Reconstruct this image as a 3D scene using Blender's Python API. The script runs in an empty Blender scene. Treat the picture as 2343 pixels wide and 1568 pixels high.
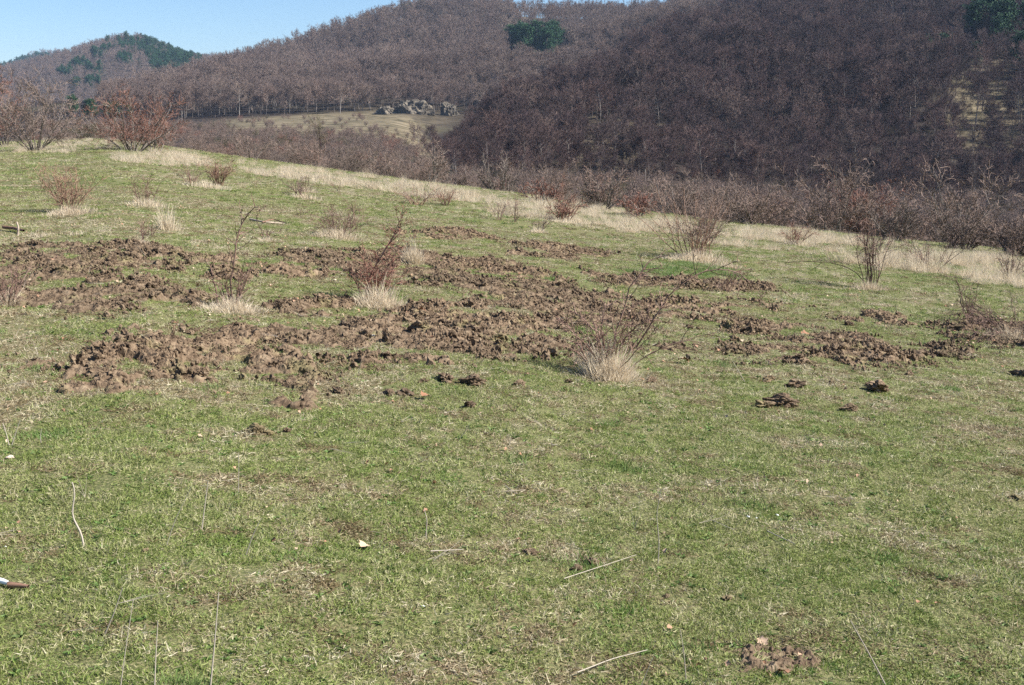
import bpy, math, random
import numpy as np
from mathutils import Vector
R = math.radians
S = bpy.context.scene
COL = S.collection

# ------------------------------------------------------------------ camera, sky, sun, exposure
F_PX = 2827.0; W_PX = 2342.0; H_PX = 1568.0; CX, CY = 1171.0, 784.0
HOR = 260.0; EYE = 1.6
PITCH = math.atan((CY - HOR) / F_PX)
cam_d = bpy.data.cameras.new('camera'); cam = bpy.data.objects.new('camera', cam_d); COL.objects.link(cam)
cam.location = (0, 0, EYE); cam.rotation_euler = (math.pi/2 - PITCH, 0, 0)
cam_d.sensor_width = 36; cam_d.lens = 36 * F_PX / W_PX
cam_d.clip_start = 0.1; cam_d.clip_end = 12000
S.camera = cam

SUN_EL = R(40); SUN_DIR2 = (0.97, -0.16)
az = math.atan2(SUN_DIR2[0], SUN_DIR2[1])           # clockwise from +Y
world = bpy.data.worlds.new('World'); S.world = world; world.use_nodes = True
wn = world.node_tree; wn.nodes.clear()
sky = wn.nodes.new('ShaderNodeTexSky'); sky.sky_type = 'NISHITA'; sky.sun_disc = False
sky.sun_elevation = SUN_EL; sky.sun_rotation = az; sky.altitude = 1200
sky.air_density = 1.0; sky.dust_density = 0.35; sky.ozone_density = 6.5
bg = wn.nodes.new('ShaderNodeBackground'); bg.inputs['Strength'].default_value = 0.068
wo = wn.nodes.new('ShaderNodeOutputWorld')
wn.links.new(sky.outputs[0], bg.inputs[0]); wn.links.new(bg.outputs[0], wo.inputs[0])
sl = bpy.data.lights.new('sun', 'SUN'); so = bpy.data.objects.new('sun', sl); COL.objects.link(so)
sl.energy = 5.0; sl.angle = R(0.55); sl.color = (1.0, 0.955, 0.88)
ce = math.cos(SUN_EL); m2 = math.hypot(*SUN_DIR2)
tosun = Vector((SUN_DIR2[0]/m2*ce, SUN_DIR2[1]/m2*ce, math.sin(SUN_EL)))
so.rotation_euler = tosun.to_track_quat('Z', 'Y').to_euler()
S.view_settings.view_transform = 'Standard'; S.view_settings.look = 'None'
S.view_settings.exposure = 1.15; S.view_settings.gamma = 1.0
S.cycles.max_bounces = 5; S.cycles.diffuse_bounces = 2; S.cycles.glossy_bounces = 1
S.cycles.transmission_bounces = 2; S.cycles.transparent_max_bounces = 8; S.cycles.volume_bounces = 0
S.cycles.use_denoising = False

# ------------------------------------------------------------------ numpy helpers
def hash3(ix, iy, iz, seed=0):
    h = (ix.astype(np.int64)*374761393 + iy.astype(np.int64)*668265263 + iz.astype(np.int64)*2147483647 + seed*1274126177) & 0xffffffff
    h = ((h ^ (h >> 13)) * 1274126177) & 0xffffffff
    h = ((h ^ (h >> 16)) * 2246822519) & 0xffffffff
    return ((h ^ (h >> 15)) & 0xffffff) / 16777215.0
def vnoise(x, y, z=None, seed=0):
    x = np.asarray(x, float); y = np.asarray(y, float); z = np.zeros_like(x) if z is None else np.asarray(z, float)
    xi, yi, zi = np.floor(x), np.floor(y), np.floor(z)
    fx, fy, fz = x-xi, y-yi, z-zi
    fx, fy, fz = [t*t*t*(t*(t*6-15)+10) for t in (fx, fy, fz)]
    xi, yi, zi = xi.astype(np.int64), yi.astype(np.int64), zi.astype(np.int64)
    r = 0
    for a in (0, 1):
        for b in (0, 1):
            for c in (0, 1):
                r = r + hash3(xi+a, yi+b, zi+c, seed)*(fx if a else 1-fx)*(fy if b else 1-fy)*(fz if c else 1-fz)
    return r*2-1
def fbm(x, y, z=None, o=4, seed=0, gain=0.5):
    r = 0; a = 1.0; f = 1.0
    for k in range(o):
        r = r + a*vnoise(x*f, y*f, None if z is None else z*f, seed+k*17)
        a *= gain; f *= 2.03
    return r
def norm(v): return v/np.maximum(np.linalg.norm(v, axis=-1, keepdims=True), 1e-9)

def ray(px, py):
    a = np.asarray(px, float)-CX; b = -(np.asarray(py, float)-CY)
    sp, cp = math.sin(PITCH), math.cos(PITCH)
    return a, F_PX*cp + b*sp, b*cp - F_PX*sp           # X, Y, Z
def zy(py):                                           # height change per metre forward for an image row
    X, Y, Z = ray(CX, py); return Z/Y
def project(x, y, z):
    sp, cp = math.sin(PITCH), math.cos(PITCH); z = z-EYE
    d = y*cp - z*sp; u = y*sp + z*cp
    return CX + F_PX*x/d, CY - F_PX*u/d

# ------------------------------------------------------------------ the lie of the land
# per bearing: crest of the meadow, valley bottom (height), foot / near edge, brow, hollow, mid slope, ridge, beyond
TAB = [
 (-900,(78,300),(120,-3.0),(290,275),(400,268),(430,267),(560,264),(700,262)),
 (0,   (72,322),(115,-3.0),(290,285),(400,270),(430,268),(560,264),(700,262)),
 (250, (70,312),(110,-3.0),(290,285),(390,277),(430,272),(560,255),(700,250)),
 (400, (66,335),(105,-3.5),(290,290),(390,283),(430,279),(560,245),(700,208)),
 (520, (64,352),(105,-3.5),(290,298),(400,276),(440,270),(600,215),(850,168)),
 (700, (60,378),(100,-4.0),(290,300),(425,267),(445,266),(640,180),(900,112)),
 (850, (58,397),(100,-5.0),(290,302),(430,264),(445,263),(650,150),(900,44)),
 (940, (57,408),(100,-6.0),(280,318),(400,268),(450,262),(650,135),(900,10)),
 (1000,(56,415),(100,-7.0),(200,392),(260,378),(445,262),(650,130),(900,8)),
 (1100,(55,428),(100,-8.0),(200,400),(290,322),(440,252),(650,122),(900,13)),
 (1200,(54,440),(100,-8.5),(205,402),(330,262),(450,235),(660,120),(900,24)),
 (1330,(52,461),(100,-9.5),(210,405),(390,195),(500,180),(680,110),(900,34)),
 (1480,(50,478),(100,-10.5),(215,412),(450,110),(560,100),(720,75),(900,47)),
 (1600,(48,492),(100,-11.),(220,425),(500,50),(600,56),(750,50),(900,46)),
 (1800,(46,512),(98,-12.),(220,440),(560,-30),(650,-15),(780,0),(900,10)),
 (2000,(44,532),(96,-13.),(220,450),(600,-90),(680,-75),(800,-60),(900,-50)),
 (2342,(42,566),(92,-14.),(215,470),(620,-150),(700,-135),(800,-120),(900,-110)),
 (3200,(38,650),(88,-17.),(200,560),(620,-250),(700,-235),(800,-220),(900,-210)),
]
T_COL = np.array([(r[0]-CX)/2875.0 for r in TAB])
KR = np.array([[0.0]+[k[0] for k in r[1:]]+[1500.0, 6000.0] for r in TAB])
KZ = np.zeros_like(KR)
for i, row in enumerate(TAB):
    KZ[i, 1] = EYE + zy(row[1][1])*row[1][0]
    KZ[i, 2] = row[2][1]
    for j in range(3, 8): KZ[i, j] = EYE + zy(row[j][1])*row[j][0]
    KZ[i, 8] = -8; KZ[i, 9] = -8
TG = np.linspace(T_COL[0], T_COL[-1], 520)
LG = np.linspace(0, math.log(6000/4.0+1), 520)         # r = 4(e^l - 1)
RG = 4*(np.exp(LG)-1)
KRi = np.stack([np.interp(TG, T_COL, KR[:, j]) for j in range(10)], 1)
KZi = np.stack([np.interp(TG, T_COL, KZ[:, j]) for j in range(10)], 1)
ZG = np.stack([np.interp(RG, KRi[i], KZi[i]) for i in range(520)], 0)
def gsm(a, s, ax):
    k = np.exp(-0.5*(np.arange(-3*s, 3*s+1)/s)**2); k /= k.sum(); n = len(k)//2
    p = np.pad(a, [(n, n) if q == ax else (0, 0) for q in (0, 1)], mode='edge')
    return np.apply_along_axis(lambda v: np.convolve(v, k, 'valid'), ax, p)
ZG = gsm(gsm(ZG, 5, 0), 4, 1)
ZG[:, 0] = 0
def H(x, y, fine=True):
    x = np.asarray(x, float); y = np.asarray(y, float)
    yy = np.maximum(y, 0.02)
    t = np.where(y > 0.02, x/yy, np.sign(x)*50)
    t = np.clip(t, TG[0], TG[-1])
    d = np.hypot(x, y)/np.sqrt(1+t*t)                   # forward distance along the clamped bearing
    d = np.where(y < 0, d, np.maximum(d, y))
    l = np.log(d/4+1)
    a = (t-TG[0])/(TG[1]-TG[0]); b = np.clip(l/(LG[1]-LG[0]), 0, 518.999)
    i = np.clip(a.astype(int), 0, 518); j = b.astype(int); fa = a-i; fb = b-j
    z = ZG[i, j]*(1-fa)*(1-fb)+ZG[i+1, j]*fa*(1-fb)+ZG[i, j+1]*(1-fa)*fb+ZG[i+1, j+1]*fa*fb
    near = np.clip(d/6, 0, 1)
    z = z*1.0
    wl = np.clip((t*2875+CX-880)/120, 0, 1)
    far = (np.clip((d-240)/200, 0, 1)*wl+np.clip((d-440)/110, 0, 1)*(1-wl))*np.clip((2500-d)/500, 0, 1)
    z = z + far*(5.5*vnoise(x/75, y/100, seed=3)+2.2*vnoise(x/32, y/36, seed=4))
    mic = np.clip((110-d)/50, 0, 1)
    z = z + mic*(0.05*near*vnoise(x/2.3, y/2.3, seed=8) + 0.02*vnoise(x/0.7, y/0.7, seed=9))
    return z
def knots(x, y):
    t = np.clip(np.asarray(x)/np.maximum(np.asarray(y), .02), TG[0], TG[-1])
    return [np.interp(t, T_COL, KR[:, j]) for j in range(10)]
def hit(px, py, near=2.0, farr=1500.0):
    """ground point seen at an image position of the photograph"""
    X, Y, Z = ray(px, py); X, Z = X/Y, Z/Y
    d = np.exp(np.linspace(math.log(near), math.log(farr), 1500))
    g = H(X*d, d); zz = EYE+Z*d
    k = np.argmax(zz < g)
    if not (zz < g).any(): k = len(d)-1
    if k > 0:
        a, b = d[k-1], d[k]
        fa, fb = zz[k-1]-g[k-1], zz[k]-g[k]
        dd = a+(b-a)*fa/(fa-fb) if fa != fb else b
    else: dd = d[0]
    return np.array([X*dd, dd, float(H(np.array(X*dd), np.array(dd)))])
def above(px, py, dist):
    """a bearing at a chosen distance, dropped on the ground"""
    t = (px-CX)/2875.0
    return np.array([t*dist, dist, float(H(np.array(t*dist), np.array(float(dist))))])

# ------------------------------------------------------------------ mesh builders
def mesh(name, V, Fc, mats=(), attrs=None, smooth=False, matidx=None):
    me = bpy.data.meshes.new(name)
    V = np.ascontiguousarray(V, np.float32); me.vertices.add(len(V)); me.vertices.foreach_set('co', V.ravel())
    Fl = Fc if isinstance(Fc, list) else [Fc]
    Fl = [np.asarray(f, np.int32) for f in Fl if len(f)]
    nl = sum(f.size for f in Fl); npoly = sum(len(f) for f in Fl)
    if npoly:
        me.loops.add(nl); me.polygons.add(npoly)
        me.loops.foreach_set('vertex_index', np.concatenate([f.ravel() for f in Fl]))
        tot = np.concatenate([np.full(len(f), f.shape[1], np.int32) for f in Fl])
        me.polygons.foreach_set('loop_start', np.concatenate([[0], np.cumsum(tot)[:-1]]).astype(np.int32))
        me.polygons.foreach_set('loop_total', tot)
        if matidx is not None: me.polygons.foreach_set('material_index', np.asarray(matidx, np.int32))
        me.polygons.foreach_set('use_smooth', np.full(npoly, smooth, bool))
    for m in mats: me.materials.append(m)
    me.update(calc_edges=True)
    for k, (typ, dat) in (attrs or {}).items():
        at = me.attributes.new(k, typ, 'POINT')
        key = 'vector' if typ == 'FLOAT_VECTOR' else 'value'
        at.data.foreach_set(key, np.ascontiguousarray(dat, np.int32 if typ == 'INT' else np.float32).ravel())
    return me
def obj(name, me, parent=None, loc=None):
    o = bpy.data.objects.new(name, me); COL.objects.link(o)
    if parent is not None: o.parent = parent
    if loc is not None: o.location = loc
    return o
def tag(o, label=None, cat=None, group=None, kind=None):
    if label: o['label'] = label
    if cat: o['category'] = cat
    if group: o['group'] = group
    if kind: o['kind'] = kind
    return o
def empty(name, loc, label, cat, group=None, rz=0.0, s=1.0):
    o = bpy.data.objects.new(name, None); COL.objects.link(o); o.location = loc
    o.rotation_euler = (0, 0, rz); o.scale = (s, s, s) if not isinstance(s, tuple) else s
    o.empty_display_size = .2
    return tag(o, label, cat, group)

def tubes(P, rad, sides=3, rng=None):
    """P (M,n,3), rad (M,n): all as one vertex and quad list; sides=2 gives ribbons"""
    M, n, _ = P.shape
    T = np.empty_like(P); T[:, 1:-1] = P[:, 2:]-P[:, :-2]; T[:, 0] = P[:, 1]-P[:, 0]; T[:, -1] = P[:, -1]-P[:, -2]
    T = norm(T)
    ref = (rng or np.random.default_rng(1)).normal(size=(M, 1, 3))
    U = norm(np.cross(T, ref)); Vv = np.cross(T, U)
    if sides == 2:
        V = np.stack([P+U*rad[..., None], P-U*rad[..., None]], 2)
        q = [(0, 1)]
    else:
        an = np.arange(sides)*2*math.pi/sides
        V = P[:, :, None]+rad[:, :, None, None]*(U[:, :, None]*np.cos(an)[None, None, :, None]+Vv[:, :, None]*np.sin(an)[None, None, :, None])
        q = [(k, (k+1) % sides) for k in range(sides)]
    base = (np.arange(M)[:, None]*n+np.arange(n-1)[None])*sides
    Fs = [np.stack([base+a, base+b, base+sides+b, base+sides+a], -1).reshape(-1, 4) for a, b in q]
    return V.reshape(-1, 3), np.concatenate(Fs)
def merge(parts):
    Vs, Fs, o = [], [], 0
    for V, Fc in parts:
        Vs.append(V); Fs.append(Fc+o); o += len(V)
    by = {}
    for f in Fs: by.setdefault(f.shape[1], []).append(f)
    return np.concatenate(Vs), [np.concatenate(v) for v in by.values()]
def grow(rng, P, D, L, n, wig, trop):
    pts = [P]; D = norm(D)
    for i in range(n-1):
        P = P + D*(L/(n-1))[:, None]; pts.append(P)
        D = norm(D + wig*rng.normal(size=D.shape) + np.array([0, 0, trop]))
    return np.stack(pts, 1)
def spawn(rng, pts, L, cnt, t0, t1, ang, ratio, lt=0.5, jit=.35):
    M, n, _ = pts.shape
    k = np.repeat(np.arange(M), cnt); t = rng.uniform(t0, t1, len(k))
    f = t*(n-1); i = np.minimum(f.astype(int), n-2); fr = (f-i)[:, None]
    P = pts[k, i]*(1-fr)+pts[k, i+1]*fr
    T = norm(pts[k, i+1]-pts[k, i])
    Q = norm(np.cross(T, rng.normal(size=T.shape)))
    a = ang*(1+jit*rng.normal(size=len(k)))
    D = T*np.cos(a)[:, None]+Q*np.sin(a)[:, None]
    return P, D, L[k]*ratio*(1-lt*t)*rng.uniform(.65, 1.25, len(k)), k, t
def taper(r, n, end=0.25): return r[:, None]*np.linspace(1, end, n)[None]

# ------------------------------------------------------------------ materials
def newmat(name, rough=0.9, spec=0.15):
    m = bpy.data.materials.new(name); m.use_nodes = True
    b = m.node_tree.nodes['Principled BSDF']; b.inputs['Roughness'].default_value = rough
    b.inputs['Specular IOR Level'].default_value = spec
    return m, m.node_tree, b
def ramp(nt, src, stops, interp='LINEAR'):
    r = nt.nodes.new('ShaderNodeValToRGB'); nt.links.new(src, r.inputs[0]); r.color_ramp.interpolation = interp
    e = r.color_ramp.elements
    while len(e) < len(stops): e.new(0.5)
    for k, (p, c) in enumerate(stops): e[k].position = p; e[k].color = (*c, 1)
    return r.outputs[0]
def noise(nt, scale, detail=4, coord='pos', rough=.55, stretch=None):
    n = nt.nodes.new('ShaderNodeTexNoise'); n.inputs['Scale'].default_value = scale
    n.inputs['Detail'].default_value = detail; n.inputs['Roughness'].default_value = rough
    if coord == 'pos': g = nt.nodes.new('ShaderNodeNewGeometry').outputs['Position']
    else: g = nt.nodes.new('ShaderNodeTexCoord').outputs['Object']
    if stretch:
        mp = nt.nodes.new('ShaderNodeMapping'); mp.inputs['Scale'].default_value = stretch
        nt.links.new(g, mp.inputs[0]); g = mp.outputs[0]
    nt.links.new(g, n.inputs['Vector']); return n.outputs['Fac']
def mix(nt, f, a, b, mode='MIX'):
    m = nt.nodes.new('ShaderNodeMix'); m.data_type = 'RGBA'; m.blend_type = mode
    for s, v in ((m.inputs[0], f), (m.inputs[6], a), (m.inputs[7], b)):
        if hasattr(v, 'links'): nt.links.new(v, s)
        elif isinstance(v, (int, float)): s.default_value = v
        else: s.default_value = (*v, 1)
    return m.outputs[2]
def rnd(nt): return nt.nodes.new('ShaderNodeObjectInfo').outputs['Random']
def attr(nt, name):
    a = nt.nodes.new('ShaderNodeAttribute'); a.attribute_name = name; return a.outputs['Fac']
def math_n(nt, op, a, b=0.0):
    m = nt.nodes.new('ShaderNodeMath'); m.operation = op
    for s, v in ((m.inputs[0], a), (m.inputs[1], b)):
        if hasattr(v, 'links'): nt.links.new(v, s)
        else: s.default_value = v
    return m.outputs[0]
def bump(nt, b, h, strength=.5, dist=.02):
    n = nt.nodes.new('ShaderNodeBump'); n.inputs['Strength'].default_value = strength; n.inputs['Distance'].default_value = dist
    nt.links.new(h, n.inputs['Height']); nt.links.new(n.outputs[0], b.inputs['Normal'])
def twig_mat(name, cols, rough=.85):
    m, nt, b = newmat(name, rough)
    c = ramp(nt, rnd(nt), [(i/(len(cols)-1), q) for i, q in enumerate(cols)])
    c2 = mix(nt, noise(nt, 1.3, 3, 'obj'), c, tuple(.55*v for v in cols[0]))
    nt.links.new(c2, b.inputs['Base Color']); return m

STRAW = (.50, .40, .26); STRAWL = (.62, .54, .39); GREY = (.40, .36, .30)
M = {}
m, nt, b = newmat('meadow_turf')
c1 = ramp(nt, noise(nt, 75, 8, rough=.7), [(.36, (.025, .020, .010)), (.47, (.085, .095, .035)), (.55, (.17, .15, .07)), (.66, (.34, .28, .17))])
c2 = ramp(nt, noise(nt, .35, 4), [(.35, (.11, .16, .045)), (.65, (.22, .19, .10))])
c3 = mix(nt, .3, c1, c2)
sep = nt.nodes.new('ShaderNodeSeparateXYZ'); nt.links.new(nt.nodes.new('ShaderNodeNewGeometry').outputs['Position'], sep.inputs[0])
wood = ramp(nt, noise(nt, .035, 5), [(.38, (.022, .016, .013)), (.54, (.034, .025, .020)), (.68, (.045, .041, .022))])  # wood floor, its colour darkened to carry the shade under the trees
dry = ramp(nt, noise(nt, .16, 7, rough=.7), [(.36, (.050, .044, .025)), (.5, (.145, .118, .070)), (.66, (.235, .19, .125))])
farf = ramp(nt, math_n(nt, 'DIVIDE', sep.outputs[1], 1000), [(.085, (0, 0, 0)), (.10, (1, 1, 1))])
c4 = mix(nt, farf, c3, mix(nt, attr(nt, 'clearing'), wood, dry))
nt.links.new(c4, b.inputs['Base Color']); bump(nt, b, noise(nt, 45, 4), .6, .02); M['turf'] = m

m, nt, b = newmat('hill_floor')
c = ramp(nt, noise(nt, .02, 5), [(.35, (.05, .04, .03)), (.55, (.085, .06, .045)), (.7, (.075, .075, .04))])
nt.links.new(c, b.inputs['Base Color']); M['hillfloor'] = m

def blade_mat(name, stops, wstops, wmix=.5, wscale=.5, trans=.25):
    m, nt, b = newmat(name, .6, .25)
    t = math_n(nt, 'ADD', math_n(nt, 'MULTIPLY', attr(nt, 'tone'), .52), math_n(nt, 'MULTIPLY', rnd(nt), .48))
    c = ramp(nt, t, stops)
    w = ramp(nt, math_n(nt, 'ADD', math_n(nt, 'MULTIPLY', noise(nt, wscale, 3), .5), math_n(nt, 'MULTIPLY', noise(nt, wscale*7, 3), .5)), wstops)
    c = mix(nt, wmix, c, w)
    nt.links.new(c, b.inputs['Base Color'])
    if trans:
        tr = nt.nodes.new('ShaderNodeBsdfTranslucent'); nt.links.new(c, tr.inputs[0])
        mx = nt.nodes.new('ShaderNodeMixShader'); mx.inputs[0].default_value = trans
        nt.links.new(b.outputs[0], mx.inputs[1]); nt.links.new(tr.outputs[0], mx.inputs[2])
        nt.links.new(mx.outputs[0], nt.nodes['Material Output'].inputs[0])
    return m
GW = [(.38, (.145, .215, .045)), (.50, (.24, .26, .085)), (.62, (.36, .30, .18))]
M['grass'] = blade_mat('green_grass', [(0, (.022, .05, .012)), (.22, (.098, .158, .028)), (.45, (.225, .275, .068)), (.62, (.36, .345, .175)), (.8, (.55, .49, .33)), (1, (.68, .62, .48))], GW, .22)
M['thatch'] = blade_mat('straw_thatch', [(0, (.06, .035, .02)), (.25, (.19, .125, .07)), (.5, (.36, .29, .185)), (.75, (.55, .48, .34)), (1, (.66, .60, .48))], GW, .12)
M['lush'] = blade_mat('lush_grass', [(0, (.04, .09, .02)), (.5, (.11, .21, .05)), (1, (.22, .30, .10))], GW, .25)
M['straw'] = blade_mat('dry_straw', [(0, (.34, .25, .16)), (.5, (.64, .53, .38)), (1, (.84, .74, .58))], [(.3, (.50, .42, .30)), (.6, (.76, .66, .51))], .35, .5, trans=.38)

m, nt, b = newmat('turned_soil', .95, .1)
n1 = noise(nt, 14, 6, rough=.65)
c = ramp(nt, n1, [(.32, (.062, .042, .027)), (.46, (.165, .115, .075)), (.60, (.24, .175, .115)), (.74, (.35, .27, .18))])
c = mix(nt, ramp(nt, noise(nt, 3.5, 4), [(.56, (0, 0, 0)), (.68, (.75, .75, .75))]), c, (.235, .20, .10))
xr = ramp(nt, noise(nt, .25, 3), [(.4, (1, 1, 1)), (.6, (.78, .80, .82))]); c = mix(nt, 1.0, c, xr, 'MULTIPLY')
nt.links.new(c, b.inputs['Base Color']); bump(nt, b, noise(nt, 70, 5, rough=.7), .9, .012); M['soil'] = m

M['bark'] = twig_mat('grey_bark', [(.16, .13, .11), (.25, .215, .185), (.34, .30, .26)])
M['palebark'] = twig_mat('pale_bark', [(.17, .14, .12), (.24, .20, .18), (.34, .30, .27), (.50, .46, .41)])
M['twig'] = twig_mat('wood_twigs', [(.115, .074, .070), (.070, .055, .056), (.17, .106, .092), (.085, .070, .066), (.24, .158, .135), (.12, .086, .088), (.30, .22, .18)])  # right hillside: dimness of its grazing sun put into a darker twig colour
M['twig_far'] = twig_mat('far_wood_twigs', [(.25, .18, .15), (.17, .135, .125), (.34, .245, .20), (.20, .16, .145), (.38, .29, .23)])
M['redtwig'] = twig_mat('red_twigs', [(.27, .135, .10), (.33, .155, .11), (.25, .135, .105)])
M['scrub'] = twig_mat('scrub_twigs', [(.27, .195, .16), (.33, .24, .195), (.21, .165, .14), (.34, .225, .18)])
M['olive'] = twig_mat('olive_twigs', [(.11, .10, .055), (.17, .145, .08), (.14, .12, .075)])
M['cane'] = twig_mat('briar_cane', [(.24, .145, .11), (.32, .21, .165), (.21, .135, .105)], .6)
M['orange'] = twig_mat('orange_cane', [(.33, .20, .14), (.40, .25, .175), (.31, .19, .14)], .6)
M['dark'] = twig_mat('dark_cane', [(.085, .05, .042), (.12, .075, .06)], .6)
M['pale'] = twig_mat('pale_stalk', [(.42, .36, .29), (.56, .50, .41), (.36, .32, .28)], .7)
m, nt, b = newmat('pine_needles', .7, .2)
c = mix(nt, rnd(nt), (.012, .048, .024), (.022, .070, .028)); c = mix(nt, noise(nt, .6, 3), c, (.035, .085, .030))
nt.links.new(c, b.inputs['Base Color']); M['needles'] = m
m, nt, b = newmat('cliff_rock', .9, .2)
c = ramp(nt, noise(nt, .5, 6), [(.32, (.05, .044, .038)), (.5, (.145, .125, .10)), (.65, (.25, .21, .155))])
nt.links.new(c, b.inputs['Base Color']); bump(nt, b, noise(nt, 1.2, 6), .8, .5); M['rock'] = m
m, nt, b = newmat('field_stone', .8, .3)
c = ramp(nt, noise(nt, 30, 5, 'obj'), [(.3, (.42, .33, .27)), (.7, (.66, .55, .46))]); nt.links.new(c, b.inputs['Base Color']); M['stone'] = m
m, nt, b = newmat('dead_leaf', .7, .2)
c = ramp(nt, rnd(nt), [(0, (.26, .13, .075)), (.5, (.40, .25, .16)), (.85, (.52, .40, .29)), (1, (.34, .19, .12))]); nt.links.new(c, b.inputs['Base Color']); M['leaf'] = m
m, nt, b = newmat('white_chip', .6, .3); b.inputs['Base Color'].default_value = (.82, .82, .80, 1)
nt.links.new(ramp(nt, noise(nt, 60, 3, 'obj'), [(.3, (.70, .69, .66)), (.6, (.88, .88, .86))]), b.inputs['Base Color']); M['white'] = m
m, nt, b = newmat('brown_bark_stick', .7, .3)
nt.links.new(ramp(nt, noise(nt, 30, 5, 'obj', stretch=(.3, 1, 1)), [(.35, (.09, .05, .035)), (.6, (.26, .15, .10))]), b.inputs['Base Color']); M['stick'] = m
m, nt, b = newmat('log_wood', .85, .2)
nt.links.new(ramp(nt, noise(nt, 20, 5, 'obj', stretch=(.3, 1, 1)), [(.3, (.16, .12, .10)), (.6, (.46, .38, .30))]), b.inputs['Base Color']); M['log'] = m
m, nt, b = newmat('house_plaster'); b.inputs['Base Color'].default_value = (.6, .5, .42, 1); M['plaster'] = m
m, nt, b = newmat('roof_tiles'); nt.links.new(ramp(nt, noise(nt, 2, 3), [(.3, (.45, .13, .07)), (.7, (.6, .22, .12))]), b.inputs['Base Color']); M['tiles'] = m

# ------------------------------------------------------------------ ground sheet
thf = np.linspace(-R(40), R(40), 900); thb = np.linspace(R(40), R(320), 150)[1:-1]
TH = np.concatenate([thf, thb])
rr = [0.0]
r = 0.35
while r < 1.4: rr.append(r); r += .12
while r < 6000: rr.append(r); r *= 1.0165 if r < 120 else 1.022
rr = np.array(rr[1:]); NT, NR = len(TH), len(rr)
X = np.sin(TH)[:, None]*rr[None]; Y = np.cos(TH)[:, None]*rr[None]; Z = H(X, Y)
Kx = knots(X, Y); fwd = np.maximum(Y, 1)
px_ = CX+2875*np.clip(X/np.maximum(Y, .1), -1, 1)
clear = np.clip((Y-Kx[3]*.82)/25, 0, 1)*np.clip((Kx[4]+22-Y)/18, 0, 1)*np.clip((1015-px_)/60, 0, 1)*np.clip((px_-470)/80, 0, 1)
# open grassy bays on the wooded slope (olive)
def bay(px, py, cx, cy, rx, ry): return np.clip(1.3-np.hypot((px-cx)/rx, (py-cy)/ry), 0, 1)
ppx, ppy = project(X, np.maximum(Y, .5), Z)
BAYS = [(1390, 335, 130, 70, .75), (2240, 262, 105, 130, 1.0), (1210, 50, 75, 25, 1.0), (870, 300, 200, 40, .6)]
for bx, by, rx, ry, w in BAYS:
    clear = np.maximum(clear, w*bay(ppx, ppy+20, bx, by, rx, ry)*(Y > 90))
V = np.stack([X, Y, Z], -1).reshape(-1, 3); V = np.vstack([V, [[0, 0, 0]]])
V[-1, 2] = H(np.array(0.), np.array(0.1))
i = np.arange(NT)[:, None]; j = np.arange(NR-1)[None]; i2 = (i+1) % NT
Fq = np.stack([i*NR+j, i2*NR+j, i2*NR+j+1, i*NR+j+1], -1).reshape(-1, 4)[:, ::-1]
ii = np.arange(NT); Ft = np.stack([ii*NR, np.full(NT, NT*NR), ((ii+1) % NT)*NR], -1)
# orientation is checked below
me = mesh('ground', V, [Fq, Ft[:, ::-1]], [M['turf']], {'clearing': ('FLOAT', np.append(clear.ravel(), 0))}, smooth=True)
if me.polygons[len(Fq)//2].normal.z < 0: me.flip_normals()
tag(obj('ground', me), 'grassy meadow falling away to a valley and wooded slopes', 'ground', kind='structure')

def ridge(name, rows, r_foot, r_top, z_foot, label, amp):
    P_ = np.array(rows, float); tt = np.linspace((P_[0, 0]-CX)/2875, (P_[-1, 0]-CX)/2875, 420)
    yy = np.interp(tt*2875+CX, P_[:, 0], P_[:, 1]); zt = EYE+np.array([zy(v) for v in yy])*r_top
    zt = np.convolve(np.pad(zt, 3, mode='edge'), np.ones(7)/7, 'valid')
    u = np.linspace(0, 1.6, 60); D = r_foot+(r_top-r_foot)*u
    s = np.where(u < 1, np.sin(np.clip(u, 0, 1)*math.pi/2)**1.15, np.cos((u-1)*1.5)**2)
    Zz = z_foot+(zt[:, None]-z_foot)*s[None]
    Xx = tt[:, None]*D[None]; Yy = np.broadcast_to(D[None], Xx.shape)
    Zz = Zz+amp*s[None]*(vnoise(Xx/110, Yy/150, seed=31)+.4*vnoise(Xx/45, Yy/60, seed=32))*np.where(u < .97, 1, .3)[None]
    n1, n2 = Xx.shape; a = np.arange(n1-1)[:, None]; c = np.arange(n2-1)[None]
    Fc = np.stack([a*n2+c, (a+1)*n2+c, (a+1)*n2+c+1, a*n2+c+1], -1).reshape(-1, 4)
    me = mesh(name, np.stack([Xx, Yy, Zz], -1).reshape(-1, 3), Fc, [M['hillfloor']], smooth=True)
    if me.polygons[100].normal.z < 0: me.flip_normals()
    tag(obj(name, me), label, 'hill', kind='structure')
    def hz(x, y):
        t = x/y; q = (t-tt[0])/(tt[1]-tt[0]); a = np.clip(q.astype(int), 0, n1-2); fa = q-a
        v = (y-D[0])/(D[1]-D[0]); c = np.clip(v.astype(int), 0, n2-2); fc = v-c
        return Zz[a, c]*(1-fa)*(1-fc)+Zz[a+1, c]*fa*(1-fc)+Zz[a, c+1]*(1-fa)*fc+Zz[a+1, c+1]*fa*fc
    return hz
hillB = ridge('hill', [(-1200, 215), (-300, 200), (20, 186), (80, 170), (130, 158), (200, 130), (240, 118), (300, 110), (340, 113), (400, 130), (470, 144), (560, 142), (640, 135), (900, 130), (1500, 140), (3400, 140)], 900, 1500, -9, 'rounded wooded hill with dark pine patches, behind the hawthorns', 6)
hillA = ridge('hill', [(-1200, 185), (-300, 178), (0, 172), (30, 168), (60, 153), (100, 144), (140, 143), (200, 152), (400, 165), (900, 155), (3400, 155)], 1650, 2600, -9, 'farthest blue hill with dark pines at the left edge of the photo', 6)

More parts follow.
